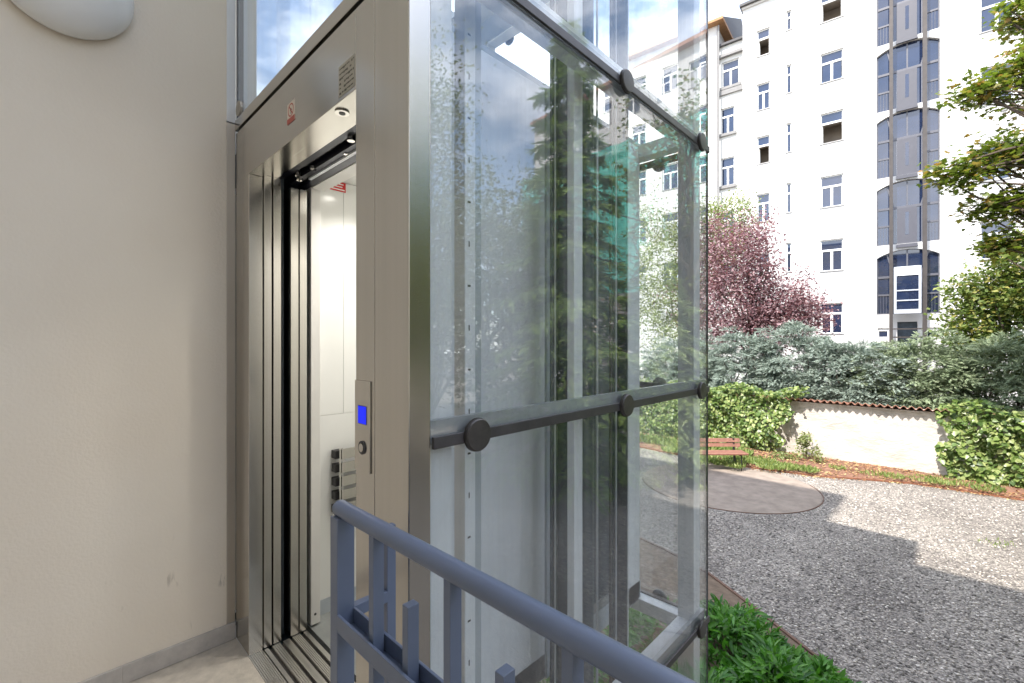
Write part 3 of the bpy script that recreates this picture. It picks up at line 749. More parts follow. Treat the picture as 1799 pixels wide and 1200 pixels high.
# ------------------------------------------------------------------ blue railing at the landing edge
RY = .469
rail = empty('blue_railing', (-.97, RY, 0), 0, 'blue grey painted steel railing with a round handrail in front of the lift', 'railing')
MB().tube([(-.985, RY, .998), (-.80, RY, .998), (.2, RY, .998), (1.5, RY, .998), (3.4, RY, .998)], .0178, 20).build('handrail', 'blue', rail, smooth=True)
MB().lathe([(.001, -.012), (.010, -.010), (.0155, -.005), (.0178, 0)], (-.985, RY, .998), 'X', 20).build('handrail_end', 'blue', rail, smooth=True)
box('end_post', 'blue', rail, -.990, -.955, RY - .020, RY + .020, 0, .984, .002)
ch = MB().box(-.953, 3.4, RY - .021, RY + .021, .742, .748).box(-.953, 3.4, RY - .022, RY - .016, .7485, .780).box(-.953, 3.4, RY + .016, RY + .022, .7485, .780)
ch.build('middle_rail', 'blue', rail, .001)
MB().box(-.953, 3.4, RY - .015, RY + .015, .10, .13).build('bottom_rail', 'blue', rail, .001)
x = -.826; k = 0
while x < 3.3:
    if k % 2 == 0:
        box('baluster', 'blue', rail, x - .009, x + .009, RY - .012, RY + .012, .7485, .986, .001)
        box('baluster', 'blue', rail, x - .009, x + .009, RY - .012, RY + .012, .1305, .7415, .001)
    else:
        box('short_baluster', 'blue', rail, x - .009, x + .009, RY - .012, RY + .012, .7485, .895, .001)
        box('short_baluster', 'blue', rail, x - .009, x + .009, RY - .012, RY + .012, .1305, .7415, .001)
    x += .1205; k += 1
box('return_post', 'blue', rail, -.980, -.962, .575, .598, -.2, .93, .001)
box('return_rail', 'blue', rail, -.980, -.960, RY + .0205, .5745, .752, .778, .001)
box('return_rail', 'blue', rail, -.980, -.960, RY + .0205, .5745, .10, .13, .001)
for x in (-.2, .75, 1.7, 2.65):
    box('stanchion', 'blue', rail, x + .03, x + .06, RY - .0155, RY + .0155, -.2, .0995, .001)

# ------------------------------------------------------------------ white apartment building across the yard
FO = Vector((-4.6095, 29.545, GZ)); FA = math.radians(5.4)

def wall_holes(s0, s1, z0, z1, th, rects, y=0.0):
    """Front face with openings, plus the reveals of every opening; local x along the wall, y into it."""
    xs = sorted({s0, s1, *[r[0] for r in rects], *[r[1] for r in rects]}); zs = sorted({z0, z1, *[r[2] for r in rects], *[r[3] for r in rects]})
    mb = MB()
    inside = lambda cx, cz: any(r[0] < cx < r[1] and r[2] < cz < r[3] for r in rects)
    for a, b in zip(xs[:-1], xs[1:]):
        run = None
        for c, d in zip(zs[:-1], zs[1:]):
            if inside((a + b) / 2, (c + d) / 2):
                if run is not None: mb.poly([(a, y, run), (b, y, run), (b, y, c), (a, y, c)]); run = None
            elif run is None: run = c
        if run is not None: mb.poly([(a, y, run), (b, y, run), (b, y, z1), (a, y, z1)])
    for r in rects:
        a, b, c, d = r[:4]
        mb.poly([(a, y, c), (a, y + th, c), (a, y + th, d), (a, y, d)]); mb.poly([(b, y, c), (b, y, d), (b, y + th, d), (b, y + th, c)])
        mb.poly([(a, y, d), (a, y + th, d), (b, y + th, d), (b, y, d)]); mb.poly([(a, y, c), (b, y, c), (b, y + th, c), (a, y + th, c)])
    return mb

def raw(mb, name, mat, parent):
    me = bpy.data.meshes.new(name); me.from_pydata(mb.v, [], mb.f); me.update()
    return link_mesh(name, me, mat, parent, world=False)

def lbox(name, mat, parent, *b): return box(name, mat, parent, *b, world=False)

def window(parent, a, b, c, d, y, state='shut', two=True, tfrac=.34, sill=True):
    """White two-leaf window with a transom light; state 'open' leaves the lower lights open on a dark room."""
    fw = .055; zt = d - (d - c) * tfrac; y0, y1 = y + .10, y + .16
    fr = MB().box(a, a + fw, y0, y1, c, d).box(b - fw, b, y0, y1, c, d).box(a + fw, b - fw, y0, y1, d - fw, d).box(a + fw, b - fw, y0, y1, c, c + fw)
    fr.box(a + fw, b - fw, y0 - .012, y1, zt - .05, zt + .05)
    w = raw(fr, 'window', 'pvc', parent)
    lbox('pane', 'pane', w, a + fw, b - fw, y0 + .03, y0 + .04, zt + .05, d - fw)
    m = (a + b) / 2; pm = 'pane_curtain' if rnd.random() < .15 else 'pane'
    if state == 'shut':
        if two:
            lbox('mullion', 'pvc', w, m - .055, m + .055, y0 - .010, y1 - .005, c + fw, zt - .05)
            lbox('pane', pm, w, a + fw + .03, m - .055, y0 + .03, y0 + .04, c + fw, zt - .05)
            lbox('pane', pm, w, m + .055, b - fw - .03, y0 + .03, y0 + .04, c + fw, zt - .05)
        else: lbox('pane', 'pane', w, a + fw, b - fw, y0 + .03, y0 + .04, c + fw, zt - .05)
    else:
        rm = MB(); A, B, C, D, Y0, Y1 = a + fw, b - fw, c + fw, zt - .05, y1, y1 + 1.2
        rm.poly([(A - .3, Y1, C - .3), (B + .3, Y1, C - .3), (B + .3, Y1, D + .3), (A - .3, Y1, D + .3)])
        rm.poly([(A, Y0, C), (A - .3, Y1, C - .3), (A - .3, Y1, D + .3), (A, Y0, D)]); rm.poly([(B, Y0, C), (B, Y0, D), (B + .3, Y1, D + .3), (B + .3, Y1, C - .3)])
        rm.poly([(A, Y0, D), (A - .3, Y1, D + .3), (B + .3, Y1, D + .3), (B, Y0, D)]); rm.poly([(A, Y0, C), (B, Y0, C), (B + .3, Y1, C - .3), (A - .3, Y1, C - .3)])
        raw(rm, 'room', 'room', w)
        for side in ((-1, 1) if state == 'both' else (-1,)):
            x0 = A if side < 0 else B - .045
            sash = MB().box(x0, x0 + .045, y1 + .002, y1 + .06, C, D).box(x0, x0 + .045, y1 + .32, y1 + .38, C, D).box(x0, x0 + .045, y1 + .06, y1 + .32, C, C + .06).box(x0, x0 + .045, y1 + .06, y1 + .32, D - .06, D)
            raw(sash, 'sash', 'pvc', w)
    if sill:
        lbox('sill', 'zinc', w, a - .04, b + .04, y - .05, y + .098, c - .035, c + .004)
    return w

bld = empty('white_apartment_block', FO, FA, 'tall white rendered apartment block with a glazed stair bay across the yard', 'building')
OZ = lambda z: z - GZ
A_ = [(-3.57, -2.90, 18.02, 19.55, 'open'), (-3.57, -2.90, 14.88, 16.42, 'shut'), (-3.57, -2.90, 11.74, 13.33, 'open'), (-3.57, -2.90, 8.34, 9.98, 'shut')]
B_ = [(-2.08, -1.83, 18.95, 20.05), (-2.08, -1.83, 15.40, 16.99), (-2.08, -1.83, 12.06, 13.70), (-2.08, -1.83, 8.65, 10.32), (-2.08, -1.83, 5.30, 6.94)]
C_ = [(-.48, .53, 18.65, 20.3, 'both'), (-.48, .53, 15.37, 16.97, 'shut'), (-.48, .53, 12.08, 13.72, 'open'), (-.48, .53, 8.62, 10.30, 'shut'), (-.48, .53, 5.17, 6.86, 'shut'), (-.48, .53, 1.80, 3.44, 'shut')]
D_ = [(5.63, 6.72, z, z + 1.72, 'shut') for z in (15.56, 12.20, 8.70, 5.14, 1.75)] + [(9.0, 10.1, z, z + 1.7, 'shut') for z in (15.56, 12.2, 8.7, 5.14, 1.75)]
E_ = [(-3.57, -2.90, 4.9, 6.5, 'shut'), (-3.57, -2.90, 1.5, 3.1, 'shut'), (-2.08, -1.83, 1.9, 3.4, 'shut')]
BAY = [(1.92, 4.28, 2.74, 5.60), (1.92, 4.28, 6.24, 9.04), (1.92, 4.28, 9.66, 12.50), (1.92, 4.28, 13.04, 15.90), (1.92, 4.28, 16.42, 19.3)]
RISE = .36
rects = [(a, b, OZ(c), OZ(d)) for a, b, c, d, *_ in A_ + B_ + C_ + D_ + E_] + [(a, b, OZ(c), OZ(d + RISE)) for a, b, c, d in BAY]
door_bits = [(1.95, 2.40, OZ(1.55), OZ(2.05)), (3.80, 4.28, OZ(1.55), OZ(2.05)), (2.72, 3.48, OZ(.0), OZ(2.35))]
rects += door_bits
fm = wall_holes(-4.32, 13.0, -.05, OZ(21.1), .32, rects)
for a, b, c, d in BAY:                                                  # spandrels above the segmental arches
    n = 14; m_ = (a + b) / 2; h = (b - a) / 2; Rr = (h * h + RISE * RISE) / (2 * RISE)
    arc = [(m_ + h * (2 * k / n - 1), OZ(d) + math.sqrt(max(0, Rr * Rr - (h * (2 * k / n - 1)) ** 2)) - (Rr - RISE)) for k in range(n + 1)]
    for (x0, z0), (x1, z1) in zip(arc[:-1], arc[1:]):
        t = OZ(d + RISE)
        fm.poly([(x0, 0, z0), (x1, 0, z1), (x1, 0, t), (x0, 0, t)])
        fm.poly([(x0, 0, z0), (x0, .32, z0), (x1, .32, z1), (x1, 0, z1)])
# the remaining faces of the block
fm.poly([(-4.32, 0, -.05), (-4.32, 0, OZ(21.1)), (-4.32, 12, OZ(21.1)), (-4.32, 12, -.05)])
fm.poly([(13, 0, -.05), (13, 12, -.05), (13, 12, OZ(21.1)), (13, 0, OZ(21.1))])
raw(fm, 'facade_wall', 'facade', bld)
lbox('cornice', 'facade', bld, -4.36, 13.02, -.10, .3, OZ(21.1) + .002, OZ(21.22))
lbox('roof', 'roof_dark', bld, -4.45, 13.1, -.28, 12.2, OZ(21.222), OZ(21.36))
lbox('attic', 'facade', bld, -3.6, 13.0, .55, 12.0, OZ(21.362), OZ(22.7))
for a, b, c, d, s in A_ + C_ + D_ + E_: window(bld, a, b, OZ(c), OZ(d), 0, s, two=(b - a) > .5)
for a, b, c, d in B_: window(bld, a, b, OZ(c), OZ(d), 0, 'shut', two=False)
for a, b, c, d in door_bits[:2]: window(bld, a, b, c, d, 0, 'shut', two=False, tfrac=.2, sill=False)
lbox('basement_door', 'machine', bld, 2.72, 3.48, .15, .2, OZ(0), OZ(2.35))
for (x, z) in ((6.28, 11.75), (6.75, 15.2)): lbox('vent', 'band_grey', bld, x, x + .22, -.05, -.002, OZ(z), OZ(z + .16))
for x, r in ((1.18, .05),):
    mb = MB().tube([(x, -.07, 0), (x, -.07, OZ(21.05))], r, 10); raw(mb, 'downpipe', 'facade', bld)
for i, (a, b, c, d) in enumerate(BAY):                                     # glazing of the stair bay
    z0, z1 = OZ(c), OZ(d); y0 = .12; H = z1 - z0; m_ = (a + b) / 2; h = (b - a) / 2; Rr = (h * h + RISE * RISE) / (2 * RISE)
    top = lambda x: z1 + math.sqrt(max(0, Rr * Rr - (x - m_) ** 2)) - (Rr - RISE)
    X = (a, a + .62, m_ + -.02, m_ + .02, b - .62, b)
    fr = MB()
    for x in (a, b - .05): fr.box(x, x + .05, y0, y0 + .07, z0, z1)
    for x in (a + .60, b - .66): fr.box(x, x + .06, y0, y0 + .075, z0, z0 + H * .66)
    fr.box(m_ - .03, m_ + .03, y0, y0 + .07, z0 + H * .66, top(m_) - .02)
    fr.box(a + .05, b - .05, y0 - .003, y0 + .072, z0, z0 + .06).box(a + .05, b - .05, y0 - .003, y0 + .072, z0 + H * .64, z0 + H * .68)
    for x0, x1 in ((a + .05, a + .60), (b - .60, b - .05)): fr.box(x0, x1, y0 - .002, y0 + .07, z0 + H * .33, z0 + H * .36)
    for sx in (-1, 1):                                                    # raking bars in the arch head
        xa, xb = (m_ + sx * .52, m_ + sx * .78); za, zb = z0 + H * .68, top(m_ + sx * .78) - .02
        fr.prism([(xa - .03, za), (xa + .03, za), (xb + .03, zb), (xb - .03, zb)], 1, y0 - .004, y0 + .066)
    bay = raw(fr, 'stair_window', 'bay_frame', bld)
    P = lambda nm, x0, x1, q0, q1: lbox(nm, 'pane', bay, x0, x1, y0 + .035, y0 + .045, q0, q1)
    for x0, x1 in ((a + .05, a + .60), (b - .60, b - .05)):
        P('pane', x0, x1, z0 + .06, z0 + H * .33); P('pane', x0, x1, z0 + H * .36, z0 + H * .64)
        for k in range(4): lbox('grille_bar', 'bay_frame', bay, x0 + .1 + .11 * k, x0 + .115 + .11 * k, y0 + .01, y0 + .02, z0 + .06, z0 + H * .33)
    P('pane', a + .66, m_ - .401, z0 + .06, z0 + H * .64); P('pane', m_ + .361, b - .66, z0 + .06, z0 + H * .64)
    for x0, x1 in ((a + .05, m_ - .03), (m_ + .03, b - .05)):
        n = 8; mb = MB(); xs = [x0 + (x1 - x0) * k / n for k in range(n + 1)]
        mb.prism([(x0, z0 + H * .68), (x1, z0 + H * .68)] + [(x, top(x) - .012) for x in reversed(xs)], 1, y0 + .035, y0 + .045)
        raw(mb, 'arched_pane', 'pane', bay)
    if i > 0:
        dr = lbox('landing_door', 'bay_panel', bay, m_ - .40, m_ + .36, y0 - .06, y0 + .02, z0 - .12, z0 + H * .637)
        lbox('slit_pane', 'pane', dr, m_ - .075, m_ + .06, y0 - .066, y0 - .061, z0 + H * .16, z0 + H * .56)
        lbox('threshold', 'bay_panel', dr, m_ - .42, m_ + .38, -.10, -.003, z0 - .20, z0 - .03)
    else: lbox('landing_door', 'bay_panel', bay, m_ - .40, m_ + .36, y0 + .02, y0 + .03, z0 + .06, z0 + H * .637)

# open-frame outdoor lift on that facade
ol = empty('outdoor_lift_frame', FO + Vector((3.0, .3, 0)), FA, 'brown steel posts with a glazed lift cabin running up the white facade', 'lift')
def oP(a, b, y0, y1, c, d, nm, mt): return box(nm, mt, ol, a - 3.0, b - 3.0, y0 - .3, y1 - .3, OZ(c), OZ(d), world=False)
oP(2.38, 2.52, -.55, -.41, GZ + .02, 20.9, 'post', 'post_brown'); oP(3.60, 3.76, -.55, -.41, GZ + .02, 20.9, 'post', 'post_brown')
for z in (1.55, 1.95): oP(2.521, 3.599, -.52, -.46, z, z + .06, 'cross_bar', 'post_brown')
for z in (6.0, 9.42, 12.8, 16.2):
    oP(2.40, 2.46, -.409, -.004, z, z + .07, 'wall_tie', 'post_brown'); oP(3.66, 3.72, -.409, -.004, z, z + .07, 'wall_tie', 'post_brown')
oc = empty('lift_cabin', FO + Vector((3.05, .2, OZ(2.7))), FA, 'small grey glazed outdoor lift cabin stopped at the lowest storey', 'lift cabin')
def cP(nm, mt, a, b, y0, y1, c, d, par=None): return box(nm, mt, par or oc, a - 3.05, b - 3.05, y0 - .2, y1 - .2, c - 2.7, d - 2.7, world=False)
for x in (2.56, 3.46): cP('cabin_post', 'rail_light', x, x + .10, -.66, -.56, 2.72, 4.98)
cP('cabin_head', 'alu_white', 2.661, 3.459, -.665, -.56, 4.55, 4.98); cP('cabin_sill', 'rail_light', 2.661, 3.459, -.66, -.56, 2.72, 2.92)
for z in (3.32, 3.80): cP('cabin_bar', 'rail_light', 2.661, 3.459, -.655, -.60, z, z + .06)
for z0, z1 in ((2.921, 3.319), (3.381, 3.799), (3.861, 4.549)): cP('cabin_pane', 'pane', 2.661, 3.459, -.62, -.61, z0, z1)
cP('cabin_body', 'shaft_grey', 2.57, 3.55, -.559, -.03, 2.73, 4.97)

# pale grey neighbour set back on the left
nb = empty('pale_grey_house', FO + Vector((-5.2, .3, 0)), FA, 'pale grey house with dark cornices set back beside the white block', 'building')
NX = -5.2
nrects = [(-5.78, -4.80, 17.42, 19.0), (-5.85, -5.06, 14.5, 16.1), (-5.85, -5.06, 11.2, 12.95), (-5.85, -5.06, 7.9, 9.6), (-5.85, -5.06, 4.6, 6.3)]
nm_ = wall_holes(-6.3 - NX, -4.33 - NX, -.05, OZ(20.0), .3, [(a - NX, b - NX, OZ(c), OZ(d)) for a, b, c, d in nrects], .25)
raw(nm_, 'facade_wall', 'facade_grey', nb)
for a, b, c, d in nrects:
    w = window(nb, a - NX, b - NX, OZ(c), OZ(d), .25)
    lbox('ledge', 'band_grey', w, a - NX - .1, b - NX + .12, .10, .249, OZ(c) - .20, OZ(c) - .04)
lbox('cornice', 'band_grey', nb, -6.3 - NX, -4.331 - NX, .02, .249, OZ(19.25), OZ(19.42))
lbox('belt', 'band_grey', nb, -6.3 - NX, -4.331 - NX, .12, .2485, OZ(16.9), OZ(17.2))
lbox('roof_edge', 'roof_dark', nb, -6.3 - NX, -4.331 - NX, .05, 6, OZ(20.001), OZ(20.14))

# cream house further left, mostly behind the glass
lb = empty('cream_corner_house', FO + Vector((-14.0, 0, 0)), FA, 'cream house with brown eaves and many windows beyond the glass shaft', 'building')
LX = -14.0
lrects = [(x, x + 1.05, z, z + 1.7) for x in (-20.5, -18.3, -16.1, -13.9, -11.7, -9.5, -7.6) for z in (18.2, 14.9, 11.6, 8.3, 5.0)]
lm = wall_holes(-26 - LX, -6.02 - LX, -.05, OZ(21.3), .3, [(a - LX, b - LX, OZ(c), OZ(d)) for a, b, c, d in lrects], -.6)
lm.poly([(-6.02 - LX, -.6, -.05), (-6.02 - LX, 9, -.05), (-6.02 - LX, 9, OZ(21.3)), (-6.02 - LX, -.6, OZ(21.3))])
raw(lm, 'facade_wall', 'facade', lb)
for a, b, c, d in lrects: window(lb, a - LX, b - LX, OZ(c), OZ(d), -.6)
lbox('eave', 'wood_brown', lb, -26 - LX, -5.55 - LX, -1.1, 9.4, OZ(21.301), OZ(21.46))
mb = MB().prism([(-1.05, OZ(21.461)), (9.35, OZ(21.461)), (4.2, OZ(24.2))], 0, -26 - LX, -5.6 - LX); raw(mb, 'roof', 'roof_dark', lb)
raw(MB().tube([(-5.9 - LX, -.7, 0), (-5.9 - LX, -.7, OZ(21.2))], .06, 10), 'downpipe', 'band_grey', lb)

# house under green scaffold netting, right of the white block (it shows in the glass)
gb = empty('netted_house', FO + Vector((20, 2, 0)), FA, 'white house wrapped in green scaffold netting reflected in the lift glass', 'building')
grects = [(x - 20, x - 18.8, OZ(z), OZ(z + 1.75)) for x in (13.9, 16.4, 18.9, 21.4, 23.9, 26.4) for z in (18.2, 14.9, 11.6, 8.3, 5.0)]
raw(wall_holes(13.05 - 20, 30 - 20, -.05, OZ(21.0), .3, grects, -1.0), 'facade_wall', 'facade', gb)
for r in grects: window(gb, *r, -1.0)
lbox('roof', 'terracotta', gb, 13.0 - 20, 30.1 - 20, -1.5, 9, OZ(21.002), OZ(21.25))
nV = []; nF = []; nx, nz = 36, 24
for j in range(nz + 1):
    for i in range(nx + 1):
        nV.append((-7.0 + 17.0 * i / nx, -2.55 + .10 * math.sin(i * 1.9) * math.cos(j * 1.3) + .05 * math.sin(i * .7 + j), 6.5 + 10.8 * j / nz))
for j in range(nz):
    for i in range(nx): a = j * (nx + 1) + i; nF.append((a, a + 1, a + nx + 2, a + nx + 1))
link_mesh('netting', np_mesh('netting', nV, nF), 'net', gb, world=False)
for i in range(9): raw(MB().tube([(-7.0 + 2.1 * i, -2.35, 0), (-7.0 + 2.1 * i, -2.35, 18.2)], .035, 6), 'scaffold_pole', 'rail_light', gb)
for j in range(8): lbox('scaffold_deck', 'wood_brown', gb, -7.0, 10, -2.3, -1.3, 2 + 2.1 * j, 2.06 + 2.1 * j)

# cream wing closing the yard on the right (it shows in the glass and the steel)
sw = empty('cream_side_wing', (26, 5, GZ), math.radians(90), 'cream house wing with white windows mirrored faintly in the near glass', 'building')
# local x runs along world +Y, local y points to world -X, so the front face sits at y = 0 and the body behind it
srects = [(x, x + 1.1, OZ(z), OZ(z + 1.6)) for x in (-7.5, -4.5, -1.5, 1.5, 4.5, 7.5, 10.5, 13.0) for z in (.0, 3.1, 6.2)]
smb = MB(); base = wall_holes(-11, 15, -.05, OZ(9.0), .3, srects); base.v = [(x, -y, z) for x, y, z in base.v]
base.poly([(15, 0, -.05), (15, -8, -.05), (15, -8, OZ(9.0)), (15, 0, OZ(9.0))]); base.poly([(-11, 0, -.05), (-11, -8, -.05), (-11, -8, OZ(9.0)), (-11, 0, OZ(9.0))])
raw(base, 'facade_wall', 'cream_far', sw)
for a, b, c, d in srects:
    w = lbox('window', 'pvc', sw, a, b, -.16, -.10, c, d)
    for x0, x1 in ((a + .06, (a + b) / 2 - .04), ((a + b) / 2 + .04, b - .06)): lbox('pane', 'pane', w, x0, x1, -.099, -.09, c + .06, d - .06)
lbox('roof', 'terracotta', sw, -11.3, 15.3, -8.2, .35, OZ(9.002), OZ(9.25))

# ------------------------------------------------------------------ garden wall with tile coping
GW = 13.75
gw = empty('garden_wall', (-1.5, GW, GZ), 0, 'low old plastered garden wall with a wavy terracotta tile coping', 'wall')
def wall_mesh():
    n, r = 70, 10; V = []; F = []; xs = np.linspace(-9.5, 4.5, n); zs = np.linspace(GZ - .05, -.22, r)
    for z in zs:
        for x in xs: V.append((x, GW + .02 * math.sin(x * 3.1 + z * 5) + .012 * rng.normal(), z))
    for j in range(r - 1):
        for i in range(n - 1): a = j * n + i; F.append((a, a + 1, a + n + 1, a + n))
    return np_mesh('plaster_face', V, F)
link_mesh('plaster_face', wall_mesh(), 'old_plaster', gw)
box('wall_core', 'old_plaster', gw, -9.5, 4.5, GW + .06, GW + .32, GZ - .05, -.225)
tile_n = 101
tile = MB(); seg = 10; pitch = .1368
wave = [(-pitch / 2 + pitch * k / seg, .030 * math.cos(2 * math.pi * k / seg - math.pi)) for k in range(seg + 1)]
for (xa, za), (xb, zb) in zip(wave[:-1], wave[1:]): tile.prism([(xa, za), (xb, zb), (xb, zb + .012), (xa, za + .012)], 1, -.19, .46)
tme = tile.mesh('coping_tile')
for i in range(tile_n):
    o = bpy.data.objects.new('coping_tile', tme); COL.objects.link(o)
    if not tme.materials: tme.materials.append(M['terracotta'])
    o.parent = gw
    o.location = (-9.4 + .1372 * i + 1.5, -.02 + rnd.uniform(-.015, .015), -.150 - GZ + rnd.uniform(-.004, .004)); o.rotation_euler = (math.radians(-9) + rnd.uniform(-.02, .02), rnd.uniform(-.03, .03), rnd.uniform(-.02, .02))
box('coping_bed', 'old_plaster', gw, -9.5, 4.5, GW - .05, GW + .40, -.224, -.19)

# ------------------------------------------------------------------ bench
bx, by = -3.52, 11.56
bench = empty('garden_bench', (bx, by, GZ + .03), HEAD, 'weathered red slatted garden bench by the ivy', 'bench')
for k, (y0, z0) in enumerate(((-.16, .36), (-.03, .362), (.10, .364))): box('seat_slat', 'bench', bench, -1.45, .05, y0, y0 + .105, z0, z0 + .035, .004, world=False)
for z0 in (.47, .575): MB().prism([(.24 + (z0 - .5) * .18, z0), (.27 + (z0 - .5) * .18, z0), (.29 + (z0 - .4) * .18, z0 + .085), (.26 + (z0 - .4) * .18, z0 + .085)], 0, -1.45, .05).build('back_slat', 'bench', bench, .004, world=False)
for x in (-1.28, -.12):
    box('leg', 'iron', bench, x + .01, x + .03, -.12, -.10, -.10, .355, world=False)
    MB().prism([(.16, -.10), (.20, -.10), (.32, .66), (.28, .66)], 0, x, x + .04).build('leg', 'iron', bench, world=False)
    box('seat_bearer', 'iron', bench, x + .002, x + .038, -.089, .235, .32, .3555, world=False)

# ------------------------------------------------------------------ plants
def plant(name, label, cat, base, V, F, mat, group=None, stems=None, part='foliage'):
    root = empty(name, base, 0, label, cat, group)
    if stems: stems.build('stem', 'bark', root, smooth=True)
    link_mesh(part, np_mesh(part, V, F), mat, root)
    return root

# conifer hedge behind the wall: arching plumes of needles
def plumes(C, r, n, plen, per, nsize):
    d = sphere_dirs(n); d[:, 2] = np.abs(d[:, 2]) * 1.0 - .35; d = unit(d)
    rr = rng.uniform(.55, 1.0, n)
    w = 1 + .16 * np.sin(5 * d[:, 0] + C[0]) + .12 * np.cos(7 * d[:, 1] + C[1])
    P0 = np.asarray(C) + d * (rr * w)[:, None] * np.asarray(r)
    dirs = unit(d * np.array([1, 1, .5]) + rng.normal(size=(n, 3)) * .35 + np.array([0, -.15, .30]))
    t = np.tile(np.linspace(.02, 1, per), n); I = np.repeat(np.arange(n), per)
    L = plen * rng.uniform(.6, 1.3, n)
    P = P0[I] + dirs[I] * (t * L[I])[:, None]; P[:, 2] -= (t ** 2) * L[I] * .42
    D = unit(dirs[I] * .75 + rng.normal(size=(n * per, 3)) * .55 + np.array([0, 0, -.25]))
    N = unit(rng.normal(size=(n * per, 3)) * .5 + np.array([0, -.2, 1.0]))
    return leaves(P, D, N, nsize * (1.25 - .7 * t) * rng.uniform(.7, 1.3, n * per), FROND)

def pads(C, r, n, per):
    """Layered, slightly drooping pads of fronds set over a lumpy dome, dark gaps between them."""
    d = sphere_dirs(n); d[:, 2] = np.abs(d[:, 2]) * 1.15 - .40; d = unit(d)
    w = (1 + .14 * np.sin(5 * d[:, 0] + C[0]) + .10 * np.cos(7 * d[:, 1] + C[1])) * rng.uniform(.74, 1.06, n)
    c = np.asarray(C) + d * w[:, None] * np.asarray(r)
    I = np.repeat(np.arange(n), per); m = n * per
    a = rng.uniform(0, 6.283, m); q = np.sqrt(rng.uniform(0, 1, m)); R_ = rng.uniform(.13, .27, n)[I]
    out = unit(d * np.array([1, 1, .25]))
    P = c[I] + np.stack([np.cos(a) * q * R_, np.sin(a) * q * R_, .42 * R_ * (1 - q ** 2) + rng.normal(size=m) * .02], 1)
    D = unit(np.stack([np.cos(a), np.sin(a), np.full(m, -.15)], 1) * .8 + out[I] * .7 + rng.normal(size=(m, 3)) * .35)
    N = unit(rng.normal(size=(m, 3)) * .35 + np.array([0, -.15, 1.0]))
    return leaves(P, D, N, rng.uniform(.10, .19, m), FROND)

hedge = [(-6.6, 15.6, .30, 1.3, 1.0, 1.45, 'juniper', 'leftmost blue green juniper of the hedge beyond the glass corner'),
         (-4.7, 15.3, .20, 1.25, .95, 1.50, 'juniper', 'blue green juniper under the purple plum tree, behind the ivied wall'),
         (-3.2, 15.4, .35, 1.15, .95, 1.55, 'juniper', 'tall blue green juniper behind the left end of the bare garden wall'),
         (-1.9, 15.2, .05, 1.05, .90, 1.45, 'juniper', 'blue green juniper behind the middle of the bare garden wall'),
         (-.6, 15.4, .15, 1.15, .95, 1.50, 'yew', 'dark green yew behind the right end of the bare garden wall, below the outdoor lift'),
         (.9, 15.3, .10, 1.2, .95, 1.45, 'yew', 'rightmost dark green yew behind the ivy at the picture edge'),
         (2.6, 15.4, .10, 1.2, .95, 1.45, 'yew', 'dark green yew behind the wall outside the right picture edge')]
for (x, y, z, rx, ry, rz, mt, lab) in hedge:
    stems = MB()
    for k in range(6):
        a = 2 * math.pi * k / 6
        stems.tube(limb((x + .1 * math.cos(a), y + .1 * math.sin(a), GZ), (x + rx * .6 * math.cos(a), y + ry * .6 * math.sin(a), z + .5), .1), np.linspace(.05, .012, 6), 5)
    V1, F1 = pads((x, y, z - .15), (rx, ry, rz), 250, 46)
    V2, F2 = pads((x, y, z - .75), (rx * 1.05, ry * 1.02, rz * .75), 120, 46)
    plant('conifer_shrub', lab, 'shrub', (x, y, GZ), np.vstack([V1, V2]), np.vstack([F1, F2 + len(V1)]), mt, 'conifers behind the garden wall', stems)

# ivy cushions over the wall
def ivy(n, x0, x1, y0, depth, z0, z1, size, edge):
    """Leaves on a lumpy cushion in front of and over the wall; edge(z) trims the open side."""
    x = rng.uniform(x0, x1, n * 2); z = z0 + (z1 - z0) * rng.uniform(0, 1, n * 2)
    keep = edge(x, z); x, z = x[keep][:n], z[keep][:n]; m = len(x)
    bulge = depth * (.65 + .35 * np.sin(x * 2.3) * np.cos(z * 3.1) + .18 * np.sin(x * 9 + z * 7)) * np.sqrt(np.clip(1 - ((z - (z0 + z1) / 2) / ((z1 - z0) / 2 + .05)) ** 2, .05, 1))
    y = y0 - bulge * rng.uniform(.55, 1.05, m)
    P = np.stack([x, y, z], 1)
    D = unit(np.stack([rng.normal(size=m) * .7, -.35 + rng.normal(size=m) * .3, -.75 + rng.normal(size=m) * .35], 1))
    N = unit(np.stack([rng.normal(size=m) * .45, -.8 + rng.normal(size=m) * .3, .75 + rng.normal(size=m) * .4], 1))
    V, F = leaves(P, D, N, size * rng.uniform(.6, 1.35, m), LEAFI)
    # cap: leaves lying over the top of the wall
    k = int(m * .28); xx = rng.uniform(x0, x1, k); keep = edge(xx, np.full(k, z1)); xx = xx[keep]; k = len(xx)
    P2 = np.stack([xx, y0 + rng.uniform(-depth * .8, .45, k), z1 - .06 + .10 * np.sin(xx * 4) + rng.uniform(-.08, .12, k)], 1)
    V2, F2 = leaves(P2, unit(rng.normal(size=(k, 3)) * np.array([1, 1, .3]) + np.array([0, -.4, 0])), unit(rng.normal(size=(k, 3)) * .35 + np.array([0, -.2, 1])), size * rng.uniform(.6, 1.3, k), LEAFI)
    return np.vstack([V, V2]), np.vstack([F, F2 + len(V)])
LEAFI = (np.array([(0, 0, 0), (.42, .18, .05), (.38, .55, .04), (0, 1, -.06), (-.38, .55, .04), (-.42, .18, .05)]), np.array([(0, 1, 2), (0, 2, 3), (0, 3, 4), (0, 4, 5)]))
V, F = ivy(8500, -9.0, -2.35, GW - .02, .55, GZ + .05, .04, .085, lambda x, z: x < -3.25 + .50 * ((z - GZ) / 1.7) ** 2 + .12 * np.sin(z * 9))
plant('ivy_mat', 'bright green ivy mass covering the wall behind the bench', 'ivy', (-5, GW - .3, GZ), V, F, 'ivy', 'ivy on the garden wall')
